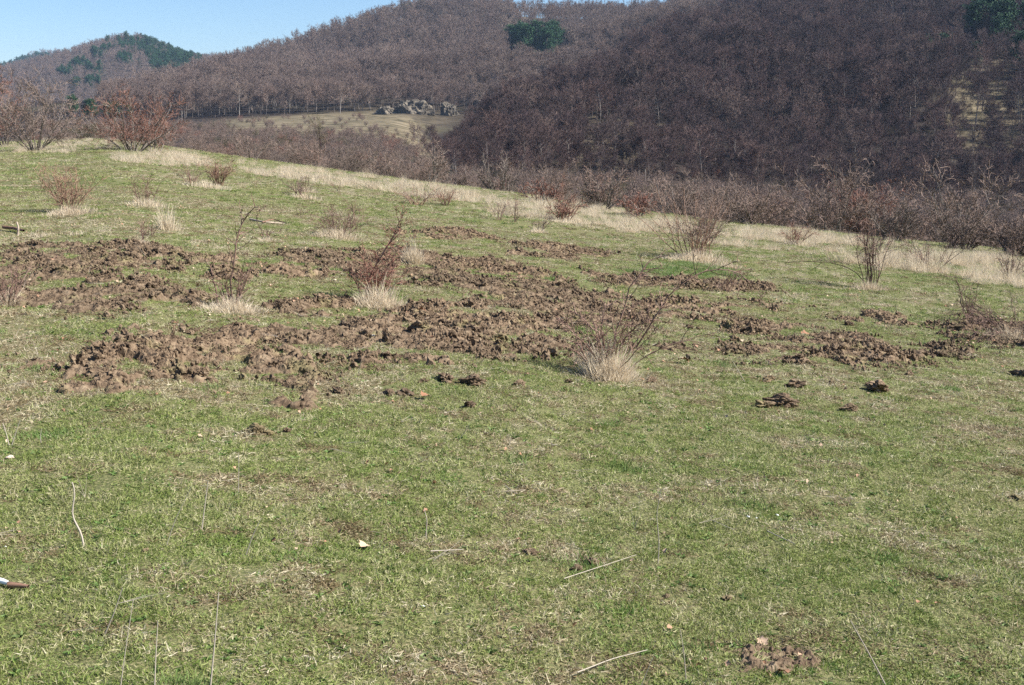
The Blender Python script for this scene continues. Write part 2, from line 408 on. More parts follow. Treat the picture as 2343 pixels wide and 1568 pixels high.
# ------------------------------------------------------------------ scattering through geometry nodes
def collection(name, meshes):
    c = bpy.data.collections.new(name)
    for k, me in enumerate(meshes):
        c.objects.link(bpy.data.objects.new('%s_%02d' % (name, k), me))
    return c
def scatter(name, meshes, P, rot, scl, pick, label, cat):
    me = mesh(name, P, [], attrs={'rot': ('FLOAT_VECTOR', rot), 'scl': ('FLOAT_VECTOR', scl if scl.ndim == 2 else np.repeat(scl[:, None], 3, 1)), 'pick': ('INT', pick)})
    o = obj(name, me); col = collection(name+' kinds', meshes)
    ng = bpy.data.node_groups.new(name, 'GeometryNodeTree')
    ng.interface.new_socket('Geometry', in_out='INPUT', socket_type='NodeSocketGeometry')
    ng.interface.new_socket('Geometry', in_out='OUTPUT', socket_type='NodeSocketGeometry')
    N, L = ng.nodes, ng.links
    gi = N.new('NodeGroupInput'); go = N.new('NodeGroupOutput'); ip = N.new('GeometryNodeInstanceOnPoints')
    ci = N.new('GeometryNodeCollectionInfo'); ci.inputs['Collection'].default_value = col
    ci.inputs['Separate Children'].default_value = True; ci.inputs['Reset Children'].default_value = True
    def na(n, t):
        a = N.new('GeometryNodeInputNamedAttribute'); a.data_type = t; a.inputs['Name'].default_value = n; return a.outputs[0]
    er = N.new('FunctionNodeEulerToRotation'); L.new(na('rot', 'FLOAT_VECTOR'), er.inputs[0])
    L.new(gi.outputs[0], ip.inputs['Points']); L.new(ci.outputs[0], ip.inputs['Instance'])
    ip.inputs['Pick Instance'].default_value = True
    L.new(na('pick', 'INT'), ip.inputs['Instance Index']); L.new(er.outputs[0], ip.inputs['Rotation'])
    L.new(na('scl', 'FLOAT_VECTOR'), ip.inputs['Scale']); L.new(ip.outputs[0], go.inputs[0])
    md = o.modifiers.new('scatter', 'NODES'); md.node_group = ng
    return tag(o, label, cat, kind='stuff')

# ------------------------------------------------------------------ soil patches: outlines in the photo dropped onto the ground
def world_poly(pts): return np.array([hit(*p)[:2] for p in pts])
def sdist(x, y, poly):
    """signed distance, positive inside"""
    x = np.asarray(x); y = np.asarray(y); d = np.full(x.shape, 1e9); ins = np.zeros(x.shape, bool)
    n = len(poly)
    for k in range(n):
        ax, ay = poly[k]; bx, by = poly[(k+1) % n]
        ex, ey = bx-ax, by-ay; t = np.clip(((x-ax)*ex+(y-ay)*ey)/(ex*ex+ey*ey+1e-12), 0, 1)
        d = np.minimum(d, np.hypot(x-ax-t*ex, y-ay-t*ey))
        c = ((ay > y) != (by > y)) & (x < (bx-ax)*(y-ay)/(by-ay+1e-12)+ax)
        ins ^= c
    return np.where(ins, d, -d)
PATCH = [
 ('nearest heap of pale brown turned soil, left of centre with a deep dark pit', 1.15, [(165,882),(200,800),(300,768),(400,755),(480,745),(560,752),(640,790),(740,830),(748,870),(700,885),(640,893),(500,890),(350,887),(230,888)]),
 ('small round lump of soil at the right tip of the nearest heap', 1.0, [(655,880),(690,855),(745,862),(762,885),(735,912),(680,915)]),
 ('long upper strip of rooted soil running in from the left edge', .85, [(-60,600),(60,563),(200,560),(400,562),(580,592),(556,637),(450,635),(380,612),(250,620),(150,612),(-60,640)]),
 ('lower left patch of rooted soil ending in a rounded lip', 1.0, [(-60,650),(150,618),(300,638),(420,650),(478,690),(440,714),(330,702),(240,724),(50,724),(-60,700)]),
 ('widest patch of turned soil in the middle, left of the big briar', 1.05, [(560,760),(590,700),(700,682),(820,690),(900,700),(1000,692),(1080,702),(1180,720),(1330,740),(1335,800),(1200,816),(1080,832),(900,822),(830,838),(740,800),(640,790)]),
 ('long bank of rooted soil stretching behind the middle briars', 1.0, [(600,600),(680,575),(780,568),(900,573),(1040,590),(1150,595),(1260,630),(1340,670),(1430,680),(1560,688),(1740,690),(1822,700),(1700,716),(1560,738),(1480,757),(1380,742),(1330,742),(1200,722),(1080,690),(1100,668),(950,655),(900,640),(760,640),(610,626)]),
 ('thin farthest strip of rooted soil below the straw band', .8, [(895,533),(1030,524),(1150,545),(1170,552),(1000,547),(910,543)]),
 ('far oval patch of dark soil right of the thin strip', .9, [(1160,556),(1240,553),(1395,576),(1385,592),(1280,594),(1180,582)]),
 ('patch of dark soil in front of the bright green grass', .9, [(1345,620),(1420,634),(1550,638),(1640,640),(1785,655),(1765,672),(1690,669),(1560,662),(1390,655)]),
 ('broad patch of dark turned soil on the right of the meadow', 1.0, [(1610,738),(1700,728),(1800,735),(1860,755),(1980,770),(2080,800),(2180,785),(2258,806),(2080,832),(1990,842),(1900,836),(1820,830),(1660,826),(1680,792),(1740,772),(1640,760)]),
 ('small oval soil patch above the broad right patch', .9, [(1905,727),(2000,708),(2090,733),(2105,746),(1990,750),(1925,748)]),
 ('patch of dark soil under the brambles at the right edge', 1.0, [(2140,752),(2220,728),(2400,733),(2400,790),(2270,802),(2200,777)]),
 ('soil strip just right of the big straw based briar', .9, [(1430,775),(1560,790),(1650,803),(1600,817),(1470,812)]),
 ('flat scatter of soil on the left edge beside the nearest heap', .55, [(-40,835),(20,825),(75,838),(60,850),(-40,852)]),
]
polys = [(l, h, world_poly(p)) for l, h, p in PATCH]
def soil_s(x, y):
    s = np.full(np.shape(x), -9.)
    for _, _, p in polys:
        a = (x > p[:, 0].min()-.3) & (x < p[:, 0].max()+.3) & (y > p[:, 1].min()-.3) & (y < p[:, 1].max()+.3)
        if a.any(): s[a] = np.maximum(s[a], sdist(x[a], y[a], p))
    return s
def clump(x, y):                                        # where inside a patch the turf was really torn up
    return fbm(x/.42, y/.42, o=3, seed=51)
def gapn(x, y): return clump(x, y)+.22+.7*vnoise(x/.17, y/.14, seed=57)+.25*vnoise(x/1.1, y/.9, seed=59)
def soil_height(x, y, p, hs):
    d = sdist(x, y, p)+.24*fbm(x/.42, y/.42, o=4, seed=61, gain=.65)-.07
    edge = np.clip(d/.12, -1, 1)
    c = clump(x, y)
    big = np.clip(.5+.9*fbm(x/.22, y/.22, o=2, seed=71), 0, 1.5)
    wx = x+.03*vnoise(x/.05, y/.05, seed=82); wy = y+.03*vnoise(x/.05, y/.05, seed=83)
    det = 1.3*np.abs(vnoise(wx/.10, wy/.10, seed=84))+1.0*np.abs(vnoise(wx/.048, wy/.048, seed=85))+.8*np.abs(vnoise(x/.024, y/.024, seed=86))
    h = (.036*big*(.15+.85*np.clip(c+.6, 0, 1.3)))*hs + .020*det*(.4+.6*hs) + .005*vnoise(x/.02, y/.02, seed=91)
    hole = np.clip(-gapn(x, y)/.30, 0, 1)
    return np.where(edge > 0, edge**.6*h, edge*.06)-hole*.07-.016
for k, (lab, hs, p) in enumerate(polys):
    x0, y0 = p.min(0)-.6; x1, y1 = p.max(0)+.6
    ym = .5*(y0+y1); st = max(.0095, ym*.0011)
    nx, ny = int((x1-x0)/st), int((y1-y0)/(st*1.25))
    gx, gy = np.meshgrid(np.linspace(x0, x1, nx), np.linspace(y0, y1, ny), indexing='ij')
    d = sdist(gx, gy, p)
    h = soil_height(gx, gy, p, hs); gz = H(gx, gy)
    jx = .014*vnoise(gx/.06, gy/.06, h/.03, seed=5); jy = .014*vnoise(gx/.06, gy/.06, h/.03, seed=6)
    keep = (h > -.03) & (d > -.58)
    a = np.arange(nx-1)[:, None]; c = np.arange(ny-1)[None]
    kq = keep[:-1, :-1] | keep[1:, 1:] | keep[1:, :-1] | keep[:-1, 1:]
    Fc = np.stack([a*ny+c, (a+1)*ny+c, (a+1)*ny+c+1, a*ny+c+1], -1)[kq]
    used, inv = np.unique(Fc, return_inverse=True)
    V = np.stack([gx+jx, gy+jy, gz+h], -1).reshape(-1, 3)[used]
    me = mesh('soil_patch', V, inv.reshape(-1, 4), [M['soil']])
    tag(obj('soil_patch', me), lab, 'soil patch', 'patches of rooted up soil')

# clods
def clod_mesh(seed, sub=4, flat=.65, mat='soil', rough=.5):
    import bmesh
    bm = bmesh.new(); bmesh.ops.create_icosphere(bm, subdivisions=sub, radius=1.0)
    v = np.array([q.co[:] for q in bm.verts]); f = np.array([[w.index for w in q.verts] for q in bm.faces]); bm.free()
    n = 1+rough*fbm(v[:, 0]*1.4+seed*7, v[:, 1]*1.4, v[:, 2]*1.4, o=4, seed=seed, gain=.62)
    n += .14*np.abs(vnoise(v[:, 0]*7, v[:, 1]*7, v[:, 2]*7, seed=seed+3))
    n += .10*vnoise(v[:, 0]*13, v[:, 1]*13, v[:, 2]*13, seed=seed+5)
    v = v*n[:, None]*np.array([1, .85, flat])
    return mesh('clod', v, f, [M[mat]])
CLOD = [clod_mesh(s, 4) for s in range(5)]
CLOD2 = [clod_mesh(40+s, 4, .6, rough=.62) for s in range(5)]
CRUMB = [clod_mesh(20+s, 2, .8, rough=.6) for s in range(6)]
rng = np.random.default_rng(11)
def hsoil(x, y):
    z = H(x, y)
    for _, hs, p in polys: z = np.maximum(z, H(x, y)+np.where(sdist(x, y, p) > -.2, soil_height(x, y, p, hs), -1))
    return z
CL = []
for _, hs, p in polys:
    x0, y0 = p.min(0); x1, y1 = p.max(0); A = (x1-x0)*(y1-y0)
    n = int(A*3600); x = rng.uniform(x0-.3, x1+.3, n); y = rng.uniform(y0-.3, y1+.3, n)
    s = sdist(x, y, p)-.20*np.abs(rng.normal(size=n))+.24; ok = (s > 0) & (gapn(x, y)+.22*rng.normal(size=n) > .05) & ((vnoise(x/.11, y/.08, seed=58)+.5*vnoise(x/.3, y/.3, seed=64) > -.12) | (rng.random(n) < .16))
    CL.append(np.stack([x[ok], y[ok]], 1))
CL = np.concatenate(CL); n = len(CL); cz = np.clip(.55+.9*fbm(CL[:, 0]/.35, CL[:, 1]/.3, o=2, seed=63), .2, 1.5); sz = .0035+.019*cz*rng.random(n)**3.2
z = hsoil(CL[:, 0], CL[:, 1])
scatter('soil_crumbs', CRUMB, np.column_stack([CL, z+sz*rng.uniform(.1, 1.3, n)*(1+.5*np.clip(vnoise(CL[:, 0]/.09, CL[:, 1]/.07, seed=58), 0, 1))]), rng.uniform(0, 6.28, (n, 3)), sz[:, None]*rng.uniform(.6, 1.35, (n, 3)), rng.integers(0, 6, n), 'countless crumbs of loose brown soil lying on the rooted patches', 'soil')
def clod(px, py, w, lab, grp=None, tall=.65, k=0):
    q = hit(px, py); s = 1.0*w*q[1]/F_PX/2
    o = obj('soil_clod', CLOD2[k % 5]); o.location = (q[0], q[1], q[2]+s*tall*.45); o.scale = (s, s*.8, s*tall)
    o.rotation_euler = (rng.uniform(-.3, .3), rng.uniform(-.3, .3), rng.uniform(0, 6.28))
    return tag(o, lab, 'clod', grp)
cands = []
for _, hs, p in polys:
    x0, y0 = p.min(0); x1, y1 = p.max(0); A = (x1-x0)*(y1-y0); m_ = int(A*26)
    x = rng.uniform(x0, x1, m_); y = rng.uniform(y0, y1, m_); ok = (sdist(x, y, p) > .02) & (clump(x, y) > -.25)
    cands.append(np.stack([x[ok], y[ok]], 1))
cands = np.concatenate(cands); rng.shuffle(cands); cands = cands[:270]
zc = hsoil(cands[:, 0], cands[:, 1])
for q, (x, y) in enumerate(cands):
    s = .022+.045*rng.random()**1.6; o = obj('soil_clod', CLOD[q % 5]); o.location = (x, y, zc[q]+s*.15); o.scale = (s, s*.8, s*.8)
    o.rotation_euler = (rng.uniform(-.5, .5), rng.uniform(-.5, .5), rng.uniform(0, 6.28))
    tag(o, 'craggy brown clod lying among others on the rooted soil patches', 'clod', 'clods lying on the rooted soil')
for c in [(585,992,42,'dark lump of soil alone in the grass, left of centre',.8),(612,994,26,'flat soil piece touching the lone dark lump on the left'),(655,988,22,'small knob of soil right of the lone dark lump'),
          (890,903,30,'left clod of the pair in the grass below the widest patch'),(925,903,34,'right clod of the pair in the grass below the widest patch'),
          (1022,872,46,'left of two clods behind the pair, below the widest patch'),(1085,880,52,'right of two clods behind the pair, below the widest patch'),
          (967,875,24,'small flat clod between the two pairs of clods'),(1073,931,34,'grey crusted clod alone in mid meadow'),
          (1790,928,66,'large black shaded clod in the grass on the right',.6),(1748,932,40,'low left end of the large black clod'),
          (1757,872,36,'clod with a tuft of green beside pale leaves, right side'),(1815,886,40,'flat clod just right of the tufted one'),
          (2010,895,56,'reddish brown clod in the grass, far right side'),(1990,885,26,'small dark clod touching the reddish one'),(1945,940,38,'small clod between the black and the reddish ones'),
          (1490,875,30,'dark clod just right of the big briar foot'),(1299,876,20,'small clod left of the big briar foot'),(1465,903,12,'tiny pale clod below the big briar'),
          (1190,882,30,'flat clod left of the big briar, on open grass'),(2078,858,22,'tiny dark clod above the reddish one'),(2338,862,44,'black clod at the right edge of the meadow'),
          (1211,1268,34,'black clod with crumbs in the lower middle'),(1355,1290,30,'reddish clod beside the dry stalk'),(1320,1304,30,'second reddish clod beside the dry stalk'),
          (1664,1372,28,'grey brown clod in the lower right grass'),(1525,1366,18,'faint small clod left of the grey brown one'),(2320,1142,26,'dark clod low at the right edge'),
          (775,900,30,'small clod at the right of the round soil lump'),(1575,753,22,'small dark clod between bank and right patch'),(330,1262,16,'small dark clod in the lower left grass'),(1900,878,16,'tiny clod above the small right clod'),(2295,765,60,'large dark clod under the right edge brambles',.6),(2235,748,46,'dark clod at the foot of the bent thorny stem',.6),(2180,757,30,'dark clod at the left end of the right edge patch',.6),
          (1383,585,22,'dark clod right of the far oval patch'),(1185,466,14,'dark clod in the straw band at centre'),(1350,625,16,'tiny clod left of the green grass patch')]:
    clod(c[0], c[1], c[2], c[3], None, c[4] if len(c) > 4 else .65, int(c[0]))
# small dug hole near the bottom right: a ring of soil
hp = world_poly([(1668,1520),(1672,1490),(1720,1470),(1800,1478),(1870,1505),(1885,1535),(1800,1548),(1720,1540)])
x0, y0 = hp.min(0)-.1; x1, y1 = hp.max(0)+.1
gx, gy = np.meshgrid(np.linspace(x0, x1, 150), np.linspace(y0, y1, 120), indexing='ij')
d = sdist(gx, gy, hp)+.03*fbm(gx/.08, gy/.08, seed=3)
h = np.clip(d/.03, -1, 1)*.012+.014*fbm(gx/.05, gy/.05, o=4, seed=77, gain=.65)*np.clip(d/.03, 0, 1)-.004
a = np.arange(149)[:, None]; c = np.arange(119)[None]
Fc = np.stack([a*120+c, (a+1)*120+c, (a+1)*120+c+1, a*120+c+1], -1).reshape(-1, 4)
tag(obj('soil_patch', mesh('soil_patch', np.stack([gx, gy, H(gx, gy)+h], -1).reshape(-1, 3), Fc, [M['soil']])), 'small scraped patch of dark soil nearest the camera, bottom right', 'soil patch', 'patches of rooted up soil')
for (px, py, w) in [(1690,1505,18),(1735,1480,16),(1800,1500,22),(1850,1520,18),(1760,1530,16),(1820,1470,12)]:
    clod(px, py, w, 'dark crumbly clod on the small scraped patch nearest the camera', 'clods on the nearest scraped patch', .7, px)
polys.append(('x', .3, hp))

# ------------------------------------------------------------------ grass
def tuft(seed, n, h0, h1, rad, w, lean, curl, tone0, tone1, mat, nseg=3):
    g = np.random.default_rng(seed)
    an = g.uniform(0, 6.28, n); q = rad*np.sqrt(g.random(n))
    P = np.stack([q*np.cos(an), q*np.sin(an), np.full(n, -.004)], 1)
    D = np.stack([g.normal(size=n)*lean, g.normal(size=n)*lean, np.ones(n)], 1)
    L = g.uniform(h0, h1, n)
    pts = grow(g, P, D, L, nseg+1, .12, curl)
    pts[..., 2] = np.maximum(pts[..., 2], -.004+.006*g.random((n, 1)))
    V, Fc = tubes(pts, taper(np.full(n, w)*g.uniform(.6, 1.3, n), nseg+1, .15), 2, g)
    tone = np.repeat(g.uniform(tone0, tone1, n), (nseg+1)*2)
    return mesh('tuft', V, Fc, [M[mat]], {'tone': ('FLOAT', tone)})
def weed(seed):
    g = np.random.default_rng(seed); n = 11; an = g.uniform(0, 6.28, n)
    P = np.zeros((n, 3)); D = np.stack([np.cos(an), np.sin(an), g.uniform(.15, .8, n)], 1)
    pts = grow(g, P, D, g.uniform(.010, .026, n), 5, .08, -.12); pts[..., 2] = np.maximum(pts[..., 2], .004)
    V, Fc = tubes(pts, np.full(n, .0034)[:, None]*np.array([.3, .9, 1.1, .8, .15])[None], 2, g)
    return mesh('weed', V, Fc, [M['lush']], {'tone': ('FLOAT', np.repeat(g.uniform(0, .45, n), 10))})
KINDS = [tuft(100+k, 60, .008, .028, .06, .0021, 1.0, -.15, 0, .8, 'grass') for k in range(4)] \
      + [tuft(110+k, 50, .012, .042, .06, .0021, 1.6, -.35, .0, 1, 'thatch') for k in range(4)] \
      + [tuft(120+k, 56, .010, .034, .06, .0020, 1.2, -.2, .15, 1, 'grass') for k in range(3)] \
      + [tuft(130+k, 46, .02, .05, .07, .0022, .7, -.1, 0, 1, 'lush') for k in range(2)] + [weed(140+k) for k in range(2)] \
      + [tuft(150+k, 40, .010, .035, .05, .0026, 1.8, -.4, 0, .22, 'thatch') for k in range(2)]
lush_p = world_poly([(1410,640),(1440,615),(1530,600),(1640,607),(1720,628),(1690,642),(1560,640)])
straw_band = world_poly([(380,350),(560,370),(800,402),(1000,425),(1200,452),(1400,482),(1500,500),(1700,522),(1900,545),(2100,562),(2400,600),(2400,668),(2250,655),(2100,634),(1950,608),(1800,588),(1650,566),(1500,542),(1350,524),(1150,497),(950,468),(850,440),(700,418),(520,392),(400,368)])
straw_left = world_poly([(240,352),(330,350),(480,362),(560,392),(430,384),(300,374),(240,364)])
straw_more = world_poly([(0,335),(200,318),(330,330),(300,342),(150,352),(0,348)])
PT, RT, ST, KT = [], [], [], []
for (r0, r1, dens, s0) in [(1.6, 5.5, 850, .9), (5.5, 9.5, 520, 1.0), (9.5, 16, 240, 1.2), (16, 28, 95, 1.6), (28, 46, 22, 2.7), (46, 84, 8, 4.0)]:
    half = R(29); n = int(half*(r1*r1-r0*r0)*dens)
    th = rng.uniform(-half, half, n); q = np.sqrt(rng.uniform(r0*r0, r1*r1, n)); x = np.sin(th)*q; y = np.cos(th)*q
    s = soil_s(x, y); inside = (s > .0) & (gapn(x, y) > .0+.12*rng.normal(size=n))
    ok = ~inside | (rng.random(n) < .28); x, y = x[ok], y[ok]; n = len(x)
    w = .8*fbm(x/.45, y/.45, o=3, seed=40)+.5*fbm(x/4, y/4, o=3, seed=41)+.45*rng.normal(size=n)+.02
    k = np.where(w < .0, rng.integers(0, 4, n), np.where(w < .42, rng.integers(8, 11, n), rng.integers(4, 8, n)))
    lu = sdist(x, y, lush_p)+.35*fbm(x/.5, y/.5, o=2, seed=49)+.15*rng.normal(size=n) > .12; lu &= rng.random(n) < .7; k[lu] = rng.integers(11, 13, lu.sum())
    spot = fbm(x/.3, y/.3, o=2, seed=48)+.15*rng.normal(size=n) > 1.15; k[spot] = 11
    br = (fbm(x/.35, y/.25, o=3, seed=44)+.3*rng.normal(size=n) > .72); k[br] = rng.integers(15, 17, br.sum())
    st = (fbm(x/1.1, y/.6, o=3, seed=45)+.25*rng.normal(size=n)+.12*(x < -.6)*(y < 6) > .95); k[st] = rng.integers(4, 8, st.sum())
    wd = rng.random(n) < .07; k[wd] = rng.integers(13, 15, wd.sum())
    sc = s0*rng.uniform(.7, 1.3, n)*np.where(w > .42, 1.0, 1.0)
    PT.append(np.column_stack([x, y, H(x, y)])); RT.append(np.column_stack([np.zeros(n), np.zeros(n), rng.uniform(0, 6.28, n)]))
    ST.append(np.column_stack([sc, sc, sc*rng.uniform(.6, 1.25, n)/s0**.35])); KT.append(k)
scatter('grass', KINDS, np.concatenate(PT), np.concatenate(RT), np.concatenate(ST), np.concatenate(KT), 'short patchy meadow grass, green mixed with straw', 'grass')

# tall dry straw band along the meadow edge
DRY = [tuft(200+k, 60, .10, .28, .10, .0022, .45, -.07, 0, 1, 'straw', 4) for k in range(5)] + [tuft(210+k, 50, .05, .14, .14, .0025, 1.0, -.15, 0, 1, 'straw', 3) for k in range(3)]
PT, ST, KT = [], [], []
for poly, dens, s in [(straw_band, 17, 1.15), (straw_left, 10, 1.05), (straw_more, 5, 1.1)]:
    x0, y0 = poly.min(0); x1, y1 = poly.max(0); n = int((x1-x0)*(y1-y0)*dens*.8)
    x = rng.uniform(x0, x1, n); y = rng.uniform(y0, y1, n)
    d = sdist(x, y, poly); ok = (d > 0) & (fbm(x/2.0, y/2.4, o=3, seed=90)+.15*rng.normal(size=n)-.2*(y > 52) > -.15); x, y = x[ok], y[ok]; n = len(x)
    PT.append(np.column_stack([x, y, H(x, y)])); ST.append(s*rng.uniform(.45, 1.3, n)*(1+.35*fbm(x/1.2, y/1.2, o=2, seed=97))); KT.append(rng.integers(0, 8, n))
# thin scatter of bleached blades over the meadow
half = R(28); n = 9000; th = rng.uniform(-half, half, n); q = np.sqrt(rng.uniform(12**2, 72**2, n)); x = np.sin(th)*q; y = np.cos(th)*q
ok = (fbm(x/4, y/4, o=3, seed=95) > .10) & (soil_s(x, y) < 0); x, y = x[ok], y[ok]; n = len(x)
PT.append(np.column_stack([x, y, H(x, y)])); ST.append(rng.uniform(.35, .8, n)); KT.append(rng.integers(5, 8, n))
P_ = np.concatenate(PT); n = len(P_)
scatter('dry_grass', DRY, P_, np.column_stack([np.zeros(n), np.zeros(n), rng.uniform(0, 6.28, n)]), np.concatenate(ST), np.concatenate(KT), 'bleached straw coloured grass along the meadow edge', 'dry grass')

# litter: dead leaves and loose bleached stalks
def leaf_mesh(seed):
    g = np.random.default_rng(seed); n = 9; u = np.linspace(0, 1, n); w = .42*np.sin(math.pi*u**.8)*(1+.35*np.sin(u*16))
    z = .22*np.sin(u*3.0+g.uniform(0, 2)); V = np.stack([np.r_[u, u, u]-.5, np.r_[w, np.zeros(n), -w], np.r_[z+.25*w+.06*g.normal(size=n), z-.05, z+.3*w]], 1)
    a = np.arange(n-1); Fc = np.concatenate([np.stack([a, a+1, a+1+n, a+n], 1), np.stack([a+n, a+n+1, a+2*n+1, a+2*n], 1)])
    return mesh('leaf', V, Fc, [M['leaf']], smooth=True)
LEAF = [leaf_mesh(k) for k in range(5)]
half = R(28); n = 900; th = rng.uniform(-half, half, n); q = np.sqrt(rng.uniform(2.5**2, 20**2, n)); x = np.sin(th)*q; y = np.cos(th)*q
extra = []
for (px, py, c, sd) in [(1390,862,26,.35),(860,705,30,.5),(1650,607,90,.5),(1600,600,24,.5),(780,545,24,.6),(335,468,26,.5),(160,492,30,.6),(530,712,16,.3),(2130,622,30,.9),(2250,780,24,.5),(1290,508,20,.5),(1990,662,12,.3),(1750,1530,14,.2)]:
    p = hit(px, py); extra.append(np.column_stack([p[0]+sd*rng.normal(size=c), p[1]+sd*rng.normal(size=c)]))
ex = np.concatenate(extra); x = np.r_[x, ex[:, 0]]; y = np.r_[y, ex[:, 1]]; n = len(x)
z = hsoil(x, y)
scatter('dead_leaves', LEAF, np.column_stack([x, y, z+.012]), np.column_stack([rng.normal(size=n)*.4, rng.normal(size=n)*.4, rng.uniform(0, 6.28, n)]), rng.uniform(.010, .026, n)*(1+(y > 9)*.5), rng.integers(0, 5, n), 'small curled dead leaves strewn over the grass and soil', 'dead leaves')
def stalk_mesh(seed):
    g = np.random.default_rng(seed); n = 3
    pts = grow(g, np.zeros((n, 3)), np.column_stack([np.ones(n), .25*g.normal(size=n), np.full(n, .05)]), g.uniform(.5, 1, n), 6, .10, -.01)
    V, Fc = tubes(pts, taper(np.full(n, .0045), 6, .4), 3, g); return mesh('stalk', V, Fc, [M['pale']])
STK = [stalk_mesh(k) for k in range(5)]
n = 1100; th = rng.uniform(-half, half, n); q = np.sqrt(rng.uniform(2.5**2, 26**2, n)); x = np.sin(th)*q; y = np.cos(th)*q
ok = fbm(x/2, y/2, o=2, seed=140) > -.15; x, y = x[ok], y[ok]; n = len(x)
tilt = np.where(rng.random(n) < .35, -rng.uniform(.3, 1.45, n), -rng.uniform(0, .12, n))
scatter('loose_straw', STK, np.column_stack([x, y, hsoil(x, y)+.015]), np.column_stack([np.zeros(n), tilt, rng.uniform(0, 6.28, n)]), rng.uniform(.06, .24, n), rng.integers(0, 5, n), 'thin bleached stalks lying and standing in the short grass', 'straw')

# ------------------------------------------------------------------ briars, tufts and other things on the meadow
def up_px(px, py, d):                                   # a point over image position at forward distance d
    X, Y, Z = ray(px, py); return np.array([X/Y*d, d, EYE+Z/Y*d])
def resample(P, n):
    P = np.array(P, float); t = np.r_[0, np.cumsum(np.linalg.norm(np.diff(P, axis=0), axis=1))]; u = np.linspace(0, t[-1], n)
    Q = np.stack([np.interp(u, t, P[:, k]) for k in range(3)], 1)
    for _ in range(2): Q[1:-1] = .5*Q[1:-1]+.25*(Q[:-2]+Q[2:])
    return Q
def briar(name, px, py, h, w, n, stem, twig, label, cat='briar', paths=(), seed=0, arch=-.05, side=5, thick=1.0, twn=3, group=None, tw_len=.35, spread=1.0):
    g = np.random.default_rng(seed+int(px)); q = hit(px, py); d = q[1]; m_ = d/F_PX; hm, wm = h*m_*1.08, w*m_*1.2; n = int(n*1.5)+1; side += 2
    root = empty(name, q, label, cat, group)
    an = g.uniform(0, 6.28, n); b0 = .12*wm
    P = np.stack([b0*np.cos(an)*g.random(n), b0*np.sin(an)*g.random(n), np.full(n, -.03)], 1)
    out = g.uniform(.05, 1.0, n)*spread*wm*.5/max(hm, .01)
    D = np.stack([np.cos(an)*out, np.sin(an)*out, np.ones(n)], 1)
    L = hm*g.uniform(.55, 1.05, n)*np.sqrt(1+out*out)*.95
    C = grow(g, P, D, L, 9, .10, arch)
    rad = np.full(n, (.0040+.0016*hm)*thick*max(1, d/18)**.6)*g.uniform(.7, 1.3, n)
    cl = [tubes(C, taper(rad, 9, .4), 4, g)]
    sources = [(C, L, rad)]
    for pt in paths:
        pts = [up_px(a, b_, d+g.uniform(-.08, .08)) - q for a, b_ in pt]; Q = resample(pts, 14)[None]
        Q += .006*g.normal(size=Q.shape)*(np.linspace(0, 1, 14)[None, :, None] > 0)
        Ls = np.array([np.linalg.norm(np.diff(Q[0], axis=0), axis=1).sum()]); r_ = np.array([(.0065)*thick])
        cl.append(tubes(Q, taper(r_, 14, .45), 5, g)); sources.append((Q, Ls*.6, r_))
    V, Fc = merge(cl); obj('canes', mesh('canes', V, Fc, [M[stem]], smooth=True), root)
    tw = []
    for (Q, Ls, r_) in sources:
        Pp, Dd, Ll, k, t = spawn(g, Q, Ls, side if len(Q) > 1 else side*2, .28, .98, .9, tw_len, .4)
        T1 = grow(g, Pp, Dd, Ll, 6, .16, .04); tw.append(tubes(T1, taper(r_[k]*.55, 6, .4), 3, g))
        Pp, Dd, L2, k2, t = spawn(g, T1, Ll, twn, .2, 1, .9, .45, .3)
        T2 = grow(g, Pp, Dd, L2, 4, .2, .03); tw.append(tubes(T2, taper(r_[k][k2]*.36, 4, .5), 2, g))
    V, Fc = merge(tw); obj('twigs', mesh('twigs', V, Fc, [M[twig]]), root)
    return root
def straw_tuft(px, py, w, h, n, label, mat='straw', lean=.35, curl=-.05, seed=0, group=None):
    n = int(n*1.5); g = np.random.default_rng(seed+int(px*3)); q = hit(px, py); m_ = q[1]/F_PX; wm, hm = w*m_, h*m_
    x = g.normal(size=n)*wm*.24; y = g.normal(size=n)*wm*.20
    P = np.stack([x, y, H(x+q[0], y+q[1])-q[2]-.01], 1)
    D = np.stack([g.normal(size=n)*lean+x/wm*1.2, g.normal(size=n)*lean+y/wm*1.2, np.ones(n)], 1)
    rr_ = np.hypot(x, y)/(wm*.3)
    L = hm*.85*(.12+.95*g.random(n)**1.5)*np.clip(1.2-.45*rr_, .3, 1.15)*(1+.3*fbm(x/(.12*wm), y/(.12*wm), seed=int(px)))
    pts = grow(g, P, D, L, 6, .10, curl)
    V, Fc = tubes(pts, taper(np.full(n, .0011+.00016*q[1])*g.uniform(.6, 1.4, n), 6, .25), 2, g)
    o = obj('dry_grass_tuft', mesh('dry_grass_tuft', V, Fc, [M[mat]], {'tone': ('FLOAT', np.repeat(g.uniform(0, 1, n), 12))}), loc=q)
    return tag(o, label, 'dry grass tuft', group)

